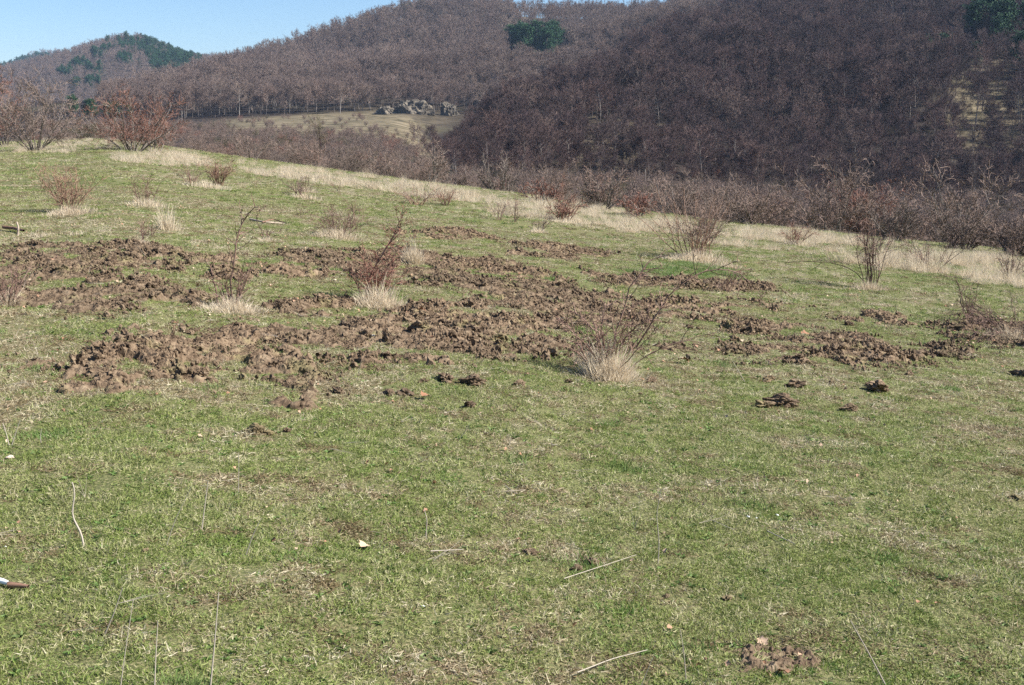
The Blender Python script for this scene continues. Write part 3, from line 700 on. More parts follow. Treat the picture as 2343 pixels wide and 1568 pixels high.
B = briar
B('briar_bush', 160, 488, 104, 130, 24, 'orange', 'orange', 'rusty orange many stemmed bush on the left of the meadow', 'bush', seed=1, side=6, twn=4, arch=.02, thick=1.0)
straw_tuft(165, 492, 130, 30, 900, 'straw tuft under the rusty orange bush')
B('briar_bush', 332, 468, 72, 90, 9, 'cane', 'cane', 'sparse thin briar behind the pale vertical stalks', 'briar', seed=2, arch=-.01)
straw_tuft(338, 472, 110, 26, 700, 'low straw tuft under the sparse thin briar')
straw_tuft(384, 527, 46, 70, 260, 'pale upright clump of dead stalks, left meadow', lean=.12, curl=-.01)
straw_tuft(325, 562, 30, 26, 160, 'small pale tuft at the upper left soil strip')
B('briar_bush', 326, 555, 75, 14, 3, 'cane', 'cane', 'single thin stem over the upper left soil strip', 'briar', seed=3, side=4)
B('briar_bush', 436, 424, 52, 60, 10, 'orange', 'scrub', 'left of two small bushes on the upper left meadow', 'bush', seed=4)
B('briar_bush', 500, 424, 58, 66, 24, 'orange', 'orange', 'right of two small bushes, dense and rust coloured', 'bush', seed=5, side=7, twn=4)
straw_tuft(470, 428, 130, 20, 700, 'straw tuft joining the two small upper left bushes')
B('briar_bush', 690, 450, 56, 80, 12, 'cane', 'scrub', 'low thin bush below the dark lone tree', 'bush', seed=6)
straw_tuft(700, 455, 90, 20, 450, 'straw tuft under the low thin bush')
B('briar_bush', 610, 548, 34, 60, 5, 'dark', 'cane', 'small forked twig bush before the fallen log', 'briar', seed=7, paths=[[(606,548),(585,500),(592,480),(610,472)]])
straw_tuft(608, 550, 46, 16, 200, 'small tuft around the forked twig bush')
B('briar_bush', 775, 542, 70, 130, 22, 'cane', 'cane', 'tangled reddish briar with long arching canes behind the dark cane', 'briar', seed=8, side=6, twn=4, paths=[[(800,536),(815,490),(775,440),(758,415)],[(760,540),(735,500),(700,485),(672,492)]])
straw_tuft(775, 546, 120, 34, 900, 'wide straw tuft around the tangled reddish briar')
B('briar_bush', 530, 705, 110, 110, 9, 'cane', 'cane', 'tall straight thorny sapling in a straw tuft, left of centre', 'briar', seed=9, side=5, paths=[[(528,705),(530,640),(538,560),(552,510),(572,478),(592,472)],[(500,700),(488,640),(480,600)]], thick=1.35)
straw_tuft(530, 712, 150, 44, 1100, 'straw tuft around the foot of the tall thorny sapling')
B('briar_bush', 855, 690, 125, 190, 19, 'cane', 'redtwig', 'dense reddish briar with long dark canes leaning right', 'briar', seed=10, side=7, twn=4, arch=-.08, paths=[[(830,690),(850,620),(890,560),(915,500),(932,478)],[(832,690),(860,600),(912,530),(918,510)],[(838,688),(870,640),(905,580),(925,540)]], thick=1.1)
straw_tuft(866, 702, 105, 78, 700, 'bright bleached straw tuft inside the dense reddish briar')
straw_tuft(890, 705, 140, 26, 700, 'low spread of straw right of the dense reddish briar')
straw_tuft(947, 605, 40, 66, 420, 'pale tall straw stalks behind the dense briar', lean=.14, curl=-.01)
B('briar_bush', 1388, 858, 185, 290, 12, 'cane', 'cane', 'big briar in the foreground with red canes and straw foot', 'briar', seed=11, side=6, twn=3, arch=-.10, paths=[
  [(1385,858),(1400,790),(1420,720),(1440,660),(1470,610),(1500,585),(1530,583)],
  [(1455,795),(1500,720),(1540,660),(1590,625),(1640,607),(1690,622),(1712,645)],
  [(1380,850),(1378,780),(1382,690)],[(1395,850),(1430,770),(1475,730),(1520,735)],[(1370,850),(1340,790),(1290,740),(1270,722)],[(1388,850),(1372,770),(1330,722),(1300,715)]], thick=1.15)
straw_tuft(1392, 866, 122, 98, 1500, 'tall rounded straw tussock around the big foreground briar', lean=.20, curl=-.03)
straw_tuft(1350, 835, 70, 60, 420, 'left side of straw tussock leaning from the big briar', lean=.35)
B('briar_bush', 1590, 590, 150, 230, 34, 'orange', 'scrub', 'upright many stemmed briar before the tall thicket, right of centre', 'briar', seed=12, side=5, twn=3, arch=0, thick=1.15, spread=1.15)
straw_tuft(1590, 596, 170, 36, 1300, 'straw tuft under the upright many stemmed briar')
straw_tuft(1665, 612, 100, 18, 500, 'straw and leaves right of the upright briar')
B('briar_bush', 1290, 508, 60, 90, 20, 'orange', 'redtwig', 'reddish stump bush with broken branches, centre of straw band', 'bush', seed=13, thick=1.5, side=6, twn=4, paths=[[(1290,508),(1300,480),(1322,452)],[(1285,508),(1290,460),(1285,430),(1290,395)]])
straw_tuft(1295, 512, 90, 18, 500, 'straw tuft at the reddish stump bush')
B('briar_bush', 1988, 660, 170, 110, 9, 'dark', 'cane', 'slender upright briar alone on the right meadow', 'briar', seed=14, side=4, arch=0, thick=1.2, paths=[[(1985,660),(1960,620),(1900,600),(1840,598),(1795,602)],[(1990,660),(1994,600),(1998,540),(1992,500)]])
straw_tuft(1988, 664, 90, 30, 500, 'small straw tuft at the slender upright briar')
B('briar_bush', 2213, 735, 95, 50, 4, 'dark', 'cane', 'bent thorny stem left of the right edge brambles', 'briar', seed=15, paths=[[(2213,735),(2200,680),(2188,635),(2150,630)],[(2213,735),(2196,690),(2192,650)]])
B('bramble', 2330, 770, 130, 300, 30, 'dark', 'cane', 'wide tangled bramble cut by the right edge', 'bramble', seed=16, arch=-.16, side=6, twn=3, spread=1.3)
straw_tuft(2320, 775, 150, 40, 900, 'greyish straw tuft under the right edge bramble')
B('briar_bush', 20, 700, 120, 110, 10, 'cane', 'cane', 'thin briar cut by the left edge, over the lower left soil', 'briar', seed=17, arch=-.04)
straw_tuft(14, 700, 70, 50, 700, 'pale straw tuft at the left edge')
B('briar_bush', 2130, 622, 90, 150, 14, 'cane', 'scrub', 'wide low briar in the straw band, far right', 'briar', seed=18)
B('briar_bush', 2010, 585, 60, 120, 12, 'cane', 'scrub', 'low briar in the straw band behind the slender briar', 'briar', seed=19)
B('briar_bush', 2310, 640, 80, 110, 14, 'dark', 'scrub', 'dark low briar in the straw band at the right edge', 'briar', seed=20)
B('briar_bush', 1820, 560, 50, 90, 16, 'cane', 'redtwig', 'low reddish briar in straw between thicket and slender briar', 'briar', seed=21)
B('briar_bush', 1140, 505, 55, 60, 5, 'cane', 'scrub', 'few thin upright stems above the far soil strip', 'briar', seed=22)
B('briar_bush', 1180, 508, 70, 30, 3, 'cane', 'scrub', 'slanting thin stem left of the reddish stump bush', 'briar', seed=23)
B('briar_bush', 955, 470, 52, 110, 16, 'orange', 'scrub', 'low rusty brush in the left part of the straw band', 'briar', seed=24)
B('briar_bush', 1020, 470, 46, 80, 12, 'cane', 'redtwig', 'low reddish brush beside the rusty one in the straw band', 'briar', seed=25)
B('briar_bush', 1660, 668, 62, 60, 7, 'cane', 'cane', 'small reddish stems rising from the dark soil patch', 'briar', seed=26)
B('briar_bush', 1740, 700, 40, 20, 2, 'dark', 'cane', 'single short dark stem right of the soil bank', 'briar', seed=27)
B('briar_bush', 1235, 530, 34, 50, 8, 'dark', 'scrub', 'small dark scrubby tuft left of the reddish stump bush', 'briar', seed=28)
B('briar_bush', 345, 700-160, 40, 40, 4, 'cane', 'cane', 'short thin stems beside the pale stalk clump', 'briar', seed=29)
for k, (px, py, w, h, lab) in enumerate([(1230,533,50,20,'small straw tuft left of the reddish stump bush'),(700,440,60,18,'faint tuft above the low thin bush'),(1960,560,70,30,'tall straw tuft in the right straw band'),(1520,520,60,26,'straw tuft left of the upright many stemmed briar'),(1830,562,90,24,'straw tuft at the low reddish briar'),(1440,530,50,20,'single straw tuft below the straw band, centre right'),(2255,640,80,26,'straw tuft at far right edge of straw band'),(1440,858,46,26,'short straw clump right of the big tussock'),(640,335,40,14,'tiny tuft on the meadow crest'),(1900,575,50,18,'low grey tuft below the right straw band')]):
    straw_tuft(px, py, w, h, 320, lab)
# tall single dry stalks in the foreground, each a thing of its own
def stalk(path, label, r=.0016, mat='pale', name='dry_stalk', cat='dry stalk', group='bleached stalks standing in the near grass'):
    q = hit(*path[0]); pts = [up_px(a, b_, q[1]) for a, b_ in path]; pts[0] = q-np.array([0, 0, .01])
    Q = resample(pts, 12)[None]-q; V, Fc = tubes(Q, taper(np.array([r]), 12, .5), 5)
    return tag(obj(name, mesh(name, V, Fc, [M[mat]], smooth=True), loc=q), label, cat, group)
for k, (p, l) in enumerate([([(265,1640),(285,1500),(305,1370)], 'tallest pale stalk at the bottom left corner'), ([(352,1590),(356,1500),(361,1420)], 'thin stalk right of the tallest, bottom left'),
     ([(478,1590),(490,1480),(500,1355)], 'long pale stalk at the bottom, second group from the left'), ([(545,1130),(546,1080),(546,1035)], 'upright stalk below the lone dark clod'),
     ([(235,1455),(262,1400),(280,1345)], 'short slanting stalk above the tallest pale ones'), ([(460,1215),(468,1160),(476,1100)], 'thin stalk near the middle left'),
     ([(378,1250),(400,1190),(440,1110)], 'slanting stalk right of the twisted dry stick'), ([(1505,1290),(1508,1230),(1500,1180),(1512,1120)], 'wavy thin stalk in the lower middle'),
     ([(973,1230),(977,1190),(970,1165)], 'short curved stalk in the centre foreground'), ([(1440,1630),(1470,1560),(1495,1500)], 'slanting stalk at the bottom right of centre'),
     ([(94,1015),(92,1000),(95,980)], 'small pair-like stalk low at the left'), ([(1705,875),(1690,850),(1668,815)], 'bleached leaning stalk below the right soil patch'),
     ([(1570,1560),(1565,1500),(1556,1440)], 'faint upright stalk by the scraped patch'), ([(560,1270),(580,1220),(598,1185)], 'leaning stalk in the left foreground'),
     ([(2030,1570),(1990,1500),(1945,1420)], 'long diagonal stalk at lower right'), ([(1880,1500),(1925,1560),(1960,1590)], 'short diagonal stalk right of the scraped patch')]):
    stalk(p, l, r=.0018+.0005*(k % 3))
stalk([(192,1252),(185,1212),(166,1192),(163,1165),(172,1138),(172,1118),(165,1103)], 'pale twisted dry stick standing in the lower left grass', .0045, 'pale', 'dry_stick', 'stick', None)
stalk([(22,1022),(14,990),(6,968)], 'left prong of pale stalks at the left edge', .003); stalk([(24,1022),(36,990),(46,962)], 'right prong of pale stalks at the left edge', .003)
def lying(path, label, r, mat, name, cat, lift=.02):
    pts = [hit(a, b_)+np.array([0, 0, lift]) for a, b_ in path]; q = pts[0].copy()
    Q = resample(pts, 12)[None]-q; V, Fc = tubes(Q, taper(np.array([r]), 12, .6), 7)
    tag(obj(name, mesh(name, V, Fc, [M[mat]], smooth=True), loc=q), label, cat)
lying([(1290,1335),(1380,1305),(1455,1280)], 'long bleached stem lying across the two reddish clods', .0017, 'pale', 'fallen_stalk', 'stalk')
lying([(1320,1552),(1400,1520),(1480,1500)], 'thick bleached stem lying at the bottom, left of the scraped patch', .002, 'pale', 'fallen_stalk', 'stalk')
lying([(985,1272),(1060,1268)], 'thin pale stem lying in the centre foreground', .0025, 'pale', 'fallen_stalk', 'stalk')
lying([(1755,1225),(1818,1255)], 'thin pale stem lying in the right foreground', .0025, 'pale', 'fallen_stalk', 'stalk')
lying([(1155,1120),(1182,1140)], 'short bleached stem lying above centre foreground', .0022, 'pale', 'fallen_stalk', 'stalk')
lying([(20,1347),(45,1349),(66,1352)], 'broken brown stick at the left edge, bottom', .011, 'stick', 'broken_stick', 'stick', .015)
lying([(-16,1338),(6,1341),(20,1346)], 'peeled white end of branch at the left edge', .013, 'white', 'peeled_branch', 'branch', .018)
lying([(572,506),(600,512),(650,516)], 'weathered grey log lying in the left meadow', .020, 'log', 'fallen_log', 'log', .03)
lying([(600,516),(625,508),(655,518)], 'short branch lying on the weathered log', .012, 'stick', 'fallen_branch', 'branch', .05)
lying([(8,528),(30,530),(55,536)], 'dark rotten log at the left edge of the meadow', .026, 'stick', 'rotten_log', 'log', .05)
stalk([(40,540),(42,520),(38,508)], 'grey stump end by the rotten log', .02, 'log', 'tree_stump', 'stump', None)
STN = clod_mesh(60, 3, .6, 'stone', .3); WCH = clod_mesh(61, 2, .5, 'white', .3)
for (px, py, w, me_, lab, nm, cat) in [(22,1050,18,STN,'pinkish stone at the left edge in the grass','field_stone','stone'),(12,1252,6,WCH,'bright white chip at the left edge','white_chip','stone'),(418,862,9,STN,'pale stone on the nearest soil heap','field_stone','stone'),
      (855,775,9,WCH,'white stone in the widest soil patch','white_stone','stone'),(835,1258,34,LEAF[0],'large curled pale leaf in the centre foreground','curled_leaf','leaf'),(968,1390,12,WCH,'white scrap in the lower centre grass','white_scrap','scrap'),
      (1712,1184,9,WCH,'left of three white chips in the right grass','white_chip','stone'),(1730,1186,6,WCH,'middle of three white chips in the right grass','white_chip','stone'),(1778,1180,9,WCH,'right of three white chips in the right grass','white_chip','stone'),
      (973,914,30,LEAF[1],'pale dead leaf beside the pair of clods','curled_leaf','leaf'),(963,725,22,LEAF[2],'bleached leaf on the widest soil patch','curled_leaf','leaf'),(1563,833,26,LEAF[3],'white curled leaf right of the big tussock','curled_leaf','leaf'),
      (1745,1475,30,LEAF[4],'pinkish bent leaf at the top of the scraped patch','curled_leaf','leaf'),(1790,1545,34,LEAF[0],'tan curled leaf at the bottom of the scraped patch','curled_leaf','leaf'),(1842,770,20,LEAF[1],'pale leaf on the broad right soil patch','curled_leaf','leaf'),
      (125,606,22,LEAF[2],'pale leaf on the upper left soil strip','curled_leaf','leaf'),(1195,1390-1264+1135,1,LEAF[3],'','','')]:
    if not lab: continue
    q = hit(px, py); s = w*q[1]/F_PX*(.5 if me_ in (STN, WCH) else 1); zz = float(hsoil(np.array([q[0]]), np.array([q[1]]))[0])
    o = obj(nm, me_, loc=(q[0], q[1], zz+s*.3)); o.scale = (s, s, s); o.rotation_euler = (.3, -.2, px % 6); tag(o, lab, cat)

# ------------------------------------------------------------------ trees and shrubs
def bare_tree(seed, h=9.0, n1=16, n2=7, n3=7, kind='tree', spread=.75, tw=.016, r=.13, low=.38):
    g = np.random.default_rng(seed)
    T = grow(g, np.zeros((1, 3))-[0, 0, .3], np.array([[.05*g.normal(), .05*g.normal(), 1.]]), np.array([h*.82]), 10, .05, .03)
    tr = [tubes(T, taper(np.array([r]), 10, .25), 6, g)]
    P, D, L, k, t = spawn(g, T, np.array([h*.85]), n1, low, 1.0, spread, .50, .45)
    b1 = grow(g, P, D, L, 7, .10, .10); tr.append(tubes(b1, taper(r*.42*(1.1-t), 7, .3), 4, g))
    P, D, L2, k, t = spawn(g, b1, L, n2, .15, 1.0, .65, .50, .3)
    b2 = grow(g, P, D, L2, 5, .13, .08)
    c = [tubes(b2, taper(np.full(len(b2), tw*1.2), 5, .6), 3, g)]
    P, D, L3, k, t = spawn(g, b2, L2, n3, .15, 1.0, .6, .55, .2)
    b3 = grow(g, P, D, L3, 4, .16, .06); c.append(tubes(b3, taper(np.full(len(b3), tw*.9), 4, .5), 2, g))
    P, D, L4, k, t = spawn(g, b3, L3, 2, .2, 1.0, .6, .6, .2)
    b4 = grow(g, P, D, L4, 3, .16, .05); c.append(tubes(b4, taper(np.full(len(b4), tw*.7), 3, .5), 2, g))
    return merge(tr), merge(c)
def shrub(seed, h=3.2, n0=11, wide=.9, n1=8, n2=7, n3=3, tw=.006, r=.035, up=.03, out=.8):
    g = np.random.default_rng(seed); an = g.uniform(0, 6.28, n0); o = g.uniform(.15, out, n0)*wide
    P = np.stack([.12*np.cos(an), .12*np.sin(an), np.full(n0, -.2)], 1); D = np.stack([np.cos(an)*o, np.sin(an)*o, np.ones(n0)], 1)
    L = h*g.uniform(.6, 1.0, n0); S0 = grow(g, P, D, L, 8, .12, up)
    st = [tubes(S0, taper(np.full(n0, r)*g.uniform(.6, 1.2, n0), 8, .25), 5, g)]
    P, D, L1, k, t = spawn(g, S0, L, n1, .22, 1, .75, .42, .3); b1 = grow(g, P, D, L1, 6, .15, .04); st.append(tubes(b1, taper(np.full(len(b1), r*.32), 6, .4), 3, g))
    P, D, L2, k, t = spawn(g, b1, L1, n2, .1, 1, .75, .48, .25); b2 = grow(g, P, D, L2, 5, .18, .03)
    c = [tubes(b2, taper(np.full(len(b2), tw*1.25), 5, .5), 2, g)]
    P, D, L3, k, t = spawn(g, b2, L2, n3, .1, 1, .8, .5, .2); b3 = grow(g, P, D, L3, 3, .2, .02)
    c.append(tubes(b3, taper(np.full(len(b3), tw), 3, .6), 2, g))
    return merge(st), merge(c)
def pine(seed, h=11.0):
    g = np.random.default_rng(seed)
    T = grow(g, np.zeros((1, 3))-[0, 0, .3], np.array([[0, 0, 1.]]), np.array([h]), 8, .03, .03); tr = [tubes(T, taper(np.array([.2]), 8, .3), 6, g)]
    P, D, L, k, t = spawn(g, T, np.array([h]), 34, .28, 1.0, 1.1, .46, .60); b1 = grow(g, P, D, L, 5, .1, .06); tr.append(tubes(b1, taper(np.full(len(b1), .05), 5, .4), 4, g))
    n = 3400; kk = g.integers(0, len(b1), n); ti = g.uniform(1.0, 4.0, n); i_ = np.minimum(ti.astype(int), 3); fr = (ti-i_)[:, None]
    c = b1[kk, i_]*(1-fr)+b1[kk, i_+1]*fr+g.normal(size=(n, 3))*np.array([.42, .42, .26])
    a = norm(g.normal(size=(n, 3))); b_ = norm(np.cross(a, g.normal(size=(n, 3)))); s = g.uniform(.14, .30, n)[:, None]
    V = np.stack([c-a*s, c+b_*s*.5, c+a*s, c-b_*s*.5], 1).reshape(-1, 3); Fc = np.arange(n*4).reshape(-1, 4)
    return merge(tr), (V, [Fc])
def two(name, pair, m1, m2):
    (Va, Fa), (Vb, Fb) = pair
    return mesh(name+' trunk', Va, Fa, [m1], smooth=False), mesh(name+' crown', Vb, Fb, [m2])
def joined(name, pair, m1, m2):
    (Va, Fa), (Vb, Fb) = pair; Fs = list(Fa); mi = [0]*sum(len(f) for f in Fa)
    Fs = Fs+[f+len(Va) for f in Fb]; mi += [1]*sum(len(f) for f in Fb)
    return mesh(name, np.concatenate([Va, Vb]), Fs, [m1, m2], matidx=mi)
def place(name, meshes, loc, s, rz, label, cat, group=None, pn=('trunk', 'crown'), tint=None):
    o = empty(name, loc, label, cat, group, rz, s)
    for nm, me_ in zip(pn, meshes): obj(nm, me_, o)
    return o
# hawthorns and single trees at the meadow edge
EDGE = [
 ((12,333), 145, 150, 'redtwig', dict(n0=13, n1=10, n2=8, n3=3), 'red tinged hawthorn cut by the left edge, on the meadow crest'),
 ((80,344), 175, 200, 'scrub', dict(n0=15, n1=10, n2=8, n3=3, out=1.0), 'largest spreading grey hawthorn near the left edge'),
 ((302,346), 150, 150, 'redtwig', dict(n0=16, n1=10, n2=8, n3=3, out=1.35), 'reddish fan shaped hawthorn with bare pale stems'),
 ((354,347), 105, 100, 'redtwig', dict(n0=7, n1=9, n2=7, n3=3), 'smaller reddish hawthorn touching the fan shaped one on its right'),
 ((195,309), 48, 90, 'olive', dict(n0=12), 'low olive bush between the two groups of hawthorns'),
 ((573,356), 82, 95, 'scrub', dict(n0=7, n1=7, n2=5, n3=2), 'pale thin leafless bush on the crest, left of the dark lone tree'),
 ((983,419), 95, 75, 'scrub', dict(n0=9, n1=8, n2=6, n3=2), 'narrow reddish bush on the crest, centre'),
 ((1040,420), 60, 80, 'scrub', dict(n0=12), 'low dense bush right of the narrow crest bush'),
 ((1148,433), 102, 115, 'scrub', dict(n0=10, n1=9, n2=7, n3=3, r=.05), 'round crowned bush with dark stems on the crest, centre right'),
 ((1240,462), 60, 80, 'redtwig', dict(n0=10), 'small red bush right of the round crowned bush'),
 ((1375,480), 95, 110, 'scrub', dict(n0=22, n1=7, n2=6, n3=2, out=.6), 'upright brushy shrub left of the red brambles'),
 ((1450,492), 70, 90, 'redtwig', dict(n0=12), 'low red bramble shrub behind the crest'),
 ((1565,494), 114, 150, 'scrub', dict(n0=16, n1=10, n2=8, n3=3, out=1.0), 'tall spreading shrub behind the upright briar'),
 ((1720,512), 114, 170, 'scrub', dict(n0=16, n1=10, n2=8, n3=3, out=1.0), 'wide shrub second from the left in the right thicket'),
 ((1700,505), 60, 110, 'olive', dict(n0=14), 'dark olive bush at the foot of the wide thicket shrub'),
 ((1860,525), 105, 150, 'scrub', dict(n0=15, n1=10, n2=8, n3=3), 'brown shrub in the middle of the right thicket'),
 ((1890,528), 60, 90, 'olive', dict(n0=14), 'dark olive bush in the middle of the right thicket'),
 ((2040,552), 110, 170, 'scrub', dict(n0=15, n1=10, n2=8, n3=3), 'pale branched shrub right of the middle thicket'),
 ((2200,570), 105, 170, 'scrub', dict(n0=16, n1=10, n2=8, n3=3), 'tangled grey brown shrub near the right edge'),
 ((2330,585), 114, 150, 'scrub', dict(n0=16, n1=10, n2=8, n3=3), 'broad shrub at the right edge of the thicket'),
]
for k, ((px, py), h, w, tm, kw, lab) in enumerate(EDGE):
    q = hit(px, py, 20, 120)
    if q[1] > 88: q = above(px, py, 60+10*(px < 300))
    hm = h*q[1]/F_PX; kw = dict(kw); kw.setdefault('r', .032)
    pr = shrub(300+k, hm*1.05, wide=1.0*min(1.4, w/h), **kw)
    place('hawthorn' if k < 4 else 'shrub', two('shrub', pr, M['bark'], M[tm]), q, 1.0, 0, lab, 'hawthorn' if k < 4 else 'shrub', 'shrubs along the meadow edge', ('stems', 'twigs'))
q = hit(730, 381, 20, 120); hm = 125*q[1]/F_PX
place('bare_tree', two('bare_tree', bare_tree(77, hm, 16, 8, 6, tw=.007, r=.09, low=.22, spread=.95), M['dark'], M['olive']), q, 1.0, 0, 'dark lone leafless tree with a forked crown on the meadow crest', 'tree', None)

TREES = [bare_tree(400+k, 11.0, 20, 8, 8, tw=.024, low=.28+.05*(k % 3), spread=.9) for k in range(7)]
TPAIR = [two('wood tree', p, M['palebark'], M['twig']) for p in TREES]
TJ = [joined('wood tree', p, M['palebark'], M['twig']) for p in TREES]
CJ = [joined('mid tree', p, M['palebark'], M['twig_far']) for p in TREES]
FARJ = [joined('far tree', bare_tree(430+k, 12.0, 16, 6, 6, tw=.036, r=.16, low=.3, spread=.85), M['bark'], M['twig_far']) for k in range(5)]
PINES = [pine(500+k) for k in range(4)]
PPAIR = [two('pine', p, M['bark'], M['needles']) for p in PINES]
SHR = [shrub(600+k, 3.2, n0=13, n1=8, n2=8, n3=3, tw=.0075, r=.028, out=.6+.4*(k % 2)) for k in range(6)]
SPAIR = [two('scrub', p, M['bark'], M[('scrub', 'scrub', 'redtwig', 'scrub', 'scrub', 'olive')[k]]) for k, p in enumerate(SHR)]
SJ = [joined('scrub', p, M['bark'], M[('scrub', 'scrub', 'redtwig', 'scrub', 'scrub', 'olive')[k]]) for k, p in enumerate(SHR)]

def jitter_grid(x0, x1, y0, y1, sp, rg):
    nx, ny = int((x1-x0)/sp), int((y1-y0)/sp)
    gx, gy = np.meshgrid(np.arange(nx), np.arange(ny)); n = nx*ny
    return x0+(gx.ravel()+rg.uniform(-.1, 1.1, n))*sp, y0+(gy.ravel()+rg.uniform(-.1, 1.1, n))*sp
rg = np.random.default_rng(5)
def inview(x, y, m_=250): p = CX+2875*x/y; return (p > -m_) & (p < W_PX+m_)
# pines first, so that the wood leaves them room
PINE_SPOTS = []
for (px, py, r0, nn, rad, psc, lab) in [(1212, 134, 640, 13, 9, 1.5, 'dark pine of the isolated clump high on the middle slope'), (1255, 134, 640, 9, 8, 1.4, 'dark pine of the isolated clump high on the middle slope'), (1296, 112, 650, 4, 4, .9, 'dark pine of the isolated clump high on the middle slope'),
        (2285, 110, 352, 14, 10, 1.2, 'dark pine in the stand near the top right corner'), (2335, 175, 316, 7, 7, .95, 'dark pine in the stand near the top right corner'), (2260, 45, 395, 7, 8, 1.1, 'dark pine in the stand near the top right corner'), (2190, 165, 327, 5, 6, .7, 'dark pine in the stand near the top right corner'),
        (840, 72, 820, 5, 9, 1, 'small dark pine among bare trees on the big hill'), (960, 20, 850, 5, 11, 1, 'small dark pine among bare trees on the big hill'), (1050, 10, 860, 4, 8, 1, 'small dark pine among bare trees on the big hill'),
        (400, 232, 560, 4, 6, .8, 'small dark pine low on the big hill'), (330, 240, 520, 3, 5, .8, 'small dark pine low on the big hill'), (225, 262, 330, 6, 8, .6, 'dark pine behind the hawthorns, left'), (255, 268, 330, 4, 6, .5, 'dark pine behind the hawthorns, left'), (1130, 368, 195, 1, 1, .4, 'small dark conifer at the foot of the right hand wood'), (1820, 12, 560, 0, 5, 1, '')]:
    for _ in range(nn):
        # slide along the bearing until the ground there shows at the wanted row
        t = (px-CX)/2875; ds = np.linspace(150, 900, 900); g_ = H(t*ds, ds); _, rows = project(t*ds, ds, g_)
        sel = np.abs(ds-r0) < 70; dd = ds[sel][np.argmin(np.abs(rows[sel]-py))]
        a, b_ = rg.normal(size=2)*rad*.6; x, y = t*dd+a, dd+b_*1.3
        PINE_SPOTS.append((x, y, rg.uniform(.75, 1.1)*psc, lab))
for k, (x, y, s, lab) in enumerate(PINE_SPOTS):
    place('pine_tree', PPAIR[k % 4], (x, y, float(H(np.array(x), np.array(y)))), s, rg.uniform(0, 6), lab, 'pine', 'dark pines scattered on the slopes')
# the wood on the slopes
x, y = jitter_grid(-260, 620, 150, 960, 5.2, rg)
K = knots(x, y); pxx = CX+2875*x/y
inD = (pxx > 945) & (y > K[3]-8) & (y < K[4]+35)
inC = (pxx > 240) & (y > K[5]-6) & (y < K[7]+25) & ~inD
thinC = rg.random(len(x)) < np.clip(1.05-.0005*(y-440), .7, 1)
ok = (inD | (inC & thinC)) & inview(x, y); x, y, inD, pxx = x[ok], y[ok], inD[ok], pxx[ok]; z = H(x, y)
qx, qy = project(x, y, z)
dens = np.ones(len(x))
for bx, by, rx, ry, w in BAYS[:3]: dens -= .8*w*bay(qx, qy+15, bx, by, rx, ry)
ok = rg.random(len(x)) < dens
ok &= ~((pxx > 850) & (pxx < 1062) & (y > 296) & (y < 447))
for (px_1, py_1, *_r) in PINE_SPOTS: ok &= np.hypot(x-px_1, y-py_1) > 3.2
ok &= ~((qx > 1165) & (qx < 1320) & (qy > 118) & (qy < 165) & (y > 520))
x, y, z, inD, qx, qy, pxx = x[ok], y[ok], z[ok], inD[ok], qx[ok], qy[ok], pxx[ok]
sc = rg.uniform(.62, 1.12, len(x))*np.where(inD, .98, 1.02)*(1+.15*fbm(x/30, y/30, o=2, seed=160))
sc = np.where(inD & (y < 260), sc*.8, sc); sc *= np.where(inD, np.interp(pxx, [950, 1010, 1160], [.35, .45, 1]), 1)
# the 300 nearest in view become trees of their own
vis = inD & (qx > 0) & (qx < W_PX); order = np.argsort(np.where(vis, y, 1e9))[:285]; own = np.zeros(len(x), bool); own[order] = True
for k in order:
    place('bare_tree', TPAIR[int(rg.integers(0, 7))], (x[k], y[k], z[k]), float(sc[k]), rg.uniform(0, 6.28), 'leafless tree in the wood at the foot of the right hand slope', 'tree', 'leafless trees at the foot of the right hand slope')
mn = ~own & ~inD & (y < 600); n = mn.sum()
scatter('middle_woodland', CJ, np.column_stack([x[mn], y[mn], z[mn]]), np.column_stack([rg.normal(size=n)*.06, rg.normal(size=n)*.06, rg.uniform(0, 6.28, n)]), sc[mn], rg.integers(0, 7, n), 'greyer leafless wood on the lower part of the big hill', 'wood')
ux, uy = jitter_grid(-60, 620, 180, 640, 3.6, rg); UK = knots(ux, uy); up = CX+2875*ux/uy
uo = (up > 985) & (uy > UK[3]-14) & (uy < UK[4]+20) & inview(ux, uy) & (rg.random(len(ux)) < np.interp(uy, [200, 300, 640], [.95, .7, .5])); ux, uy = ux[uo], uy[uo]; uz = H(ux, uy)
qx2, qy2 = project(ux, uy, uz); uo = np.ones(len(ux), bool)
for bx, by, rx, ry, w in BAYS[:2]: uo &= rg.random(len(ux)) > .75*w*bay(qx2, qy2+15, bx, by, rx, ry)
ux, uy, uz = ux[uo], uy[uo], uz[uo]; n = len(ux)
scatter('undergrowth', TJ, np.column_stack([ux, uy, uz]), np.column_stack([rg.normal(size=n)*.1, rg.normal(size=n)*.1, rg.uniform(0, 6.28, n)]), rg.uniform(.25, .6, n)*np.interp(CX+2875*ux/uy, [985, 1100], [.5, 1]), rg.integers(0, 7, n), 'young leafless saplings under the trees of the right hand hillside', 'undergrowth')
mn = ~own & inD; n = mn.sum()
scatter('woodland', TJ, np.column_stack([x[mn], y[mn], z[mn]]), np.column_stack([rg.normal(size=n)*.06, rg.normal(size=n)*.06, rg.uniform(0, 6.28, n)]), sc[mn], rg.integers(0, 7, n), 'shade-darkened purple brown leafless wood covering the right hand hillside', 'wood')
mn = ~own & ~inD & (y >= 600); n = mn.sum()
scatter('far_woodland', FARJ, np.column_stack([x[mn], y[mn], z[mn]]), np.column_stack([rg.normal(size=n)*.06, rg.normal(size=n)*.06, rg.uniform(0, 6.28, n)]), sc[mn], rg.integers(0, 5, n), 'leafless wood covering the upper part of the big hill', 'wood')
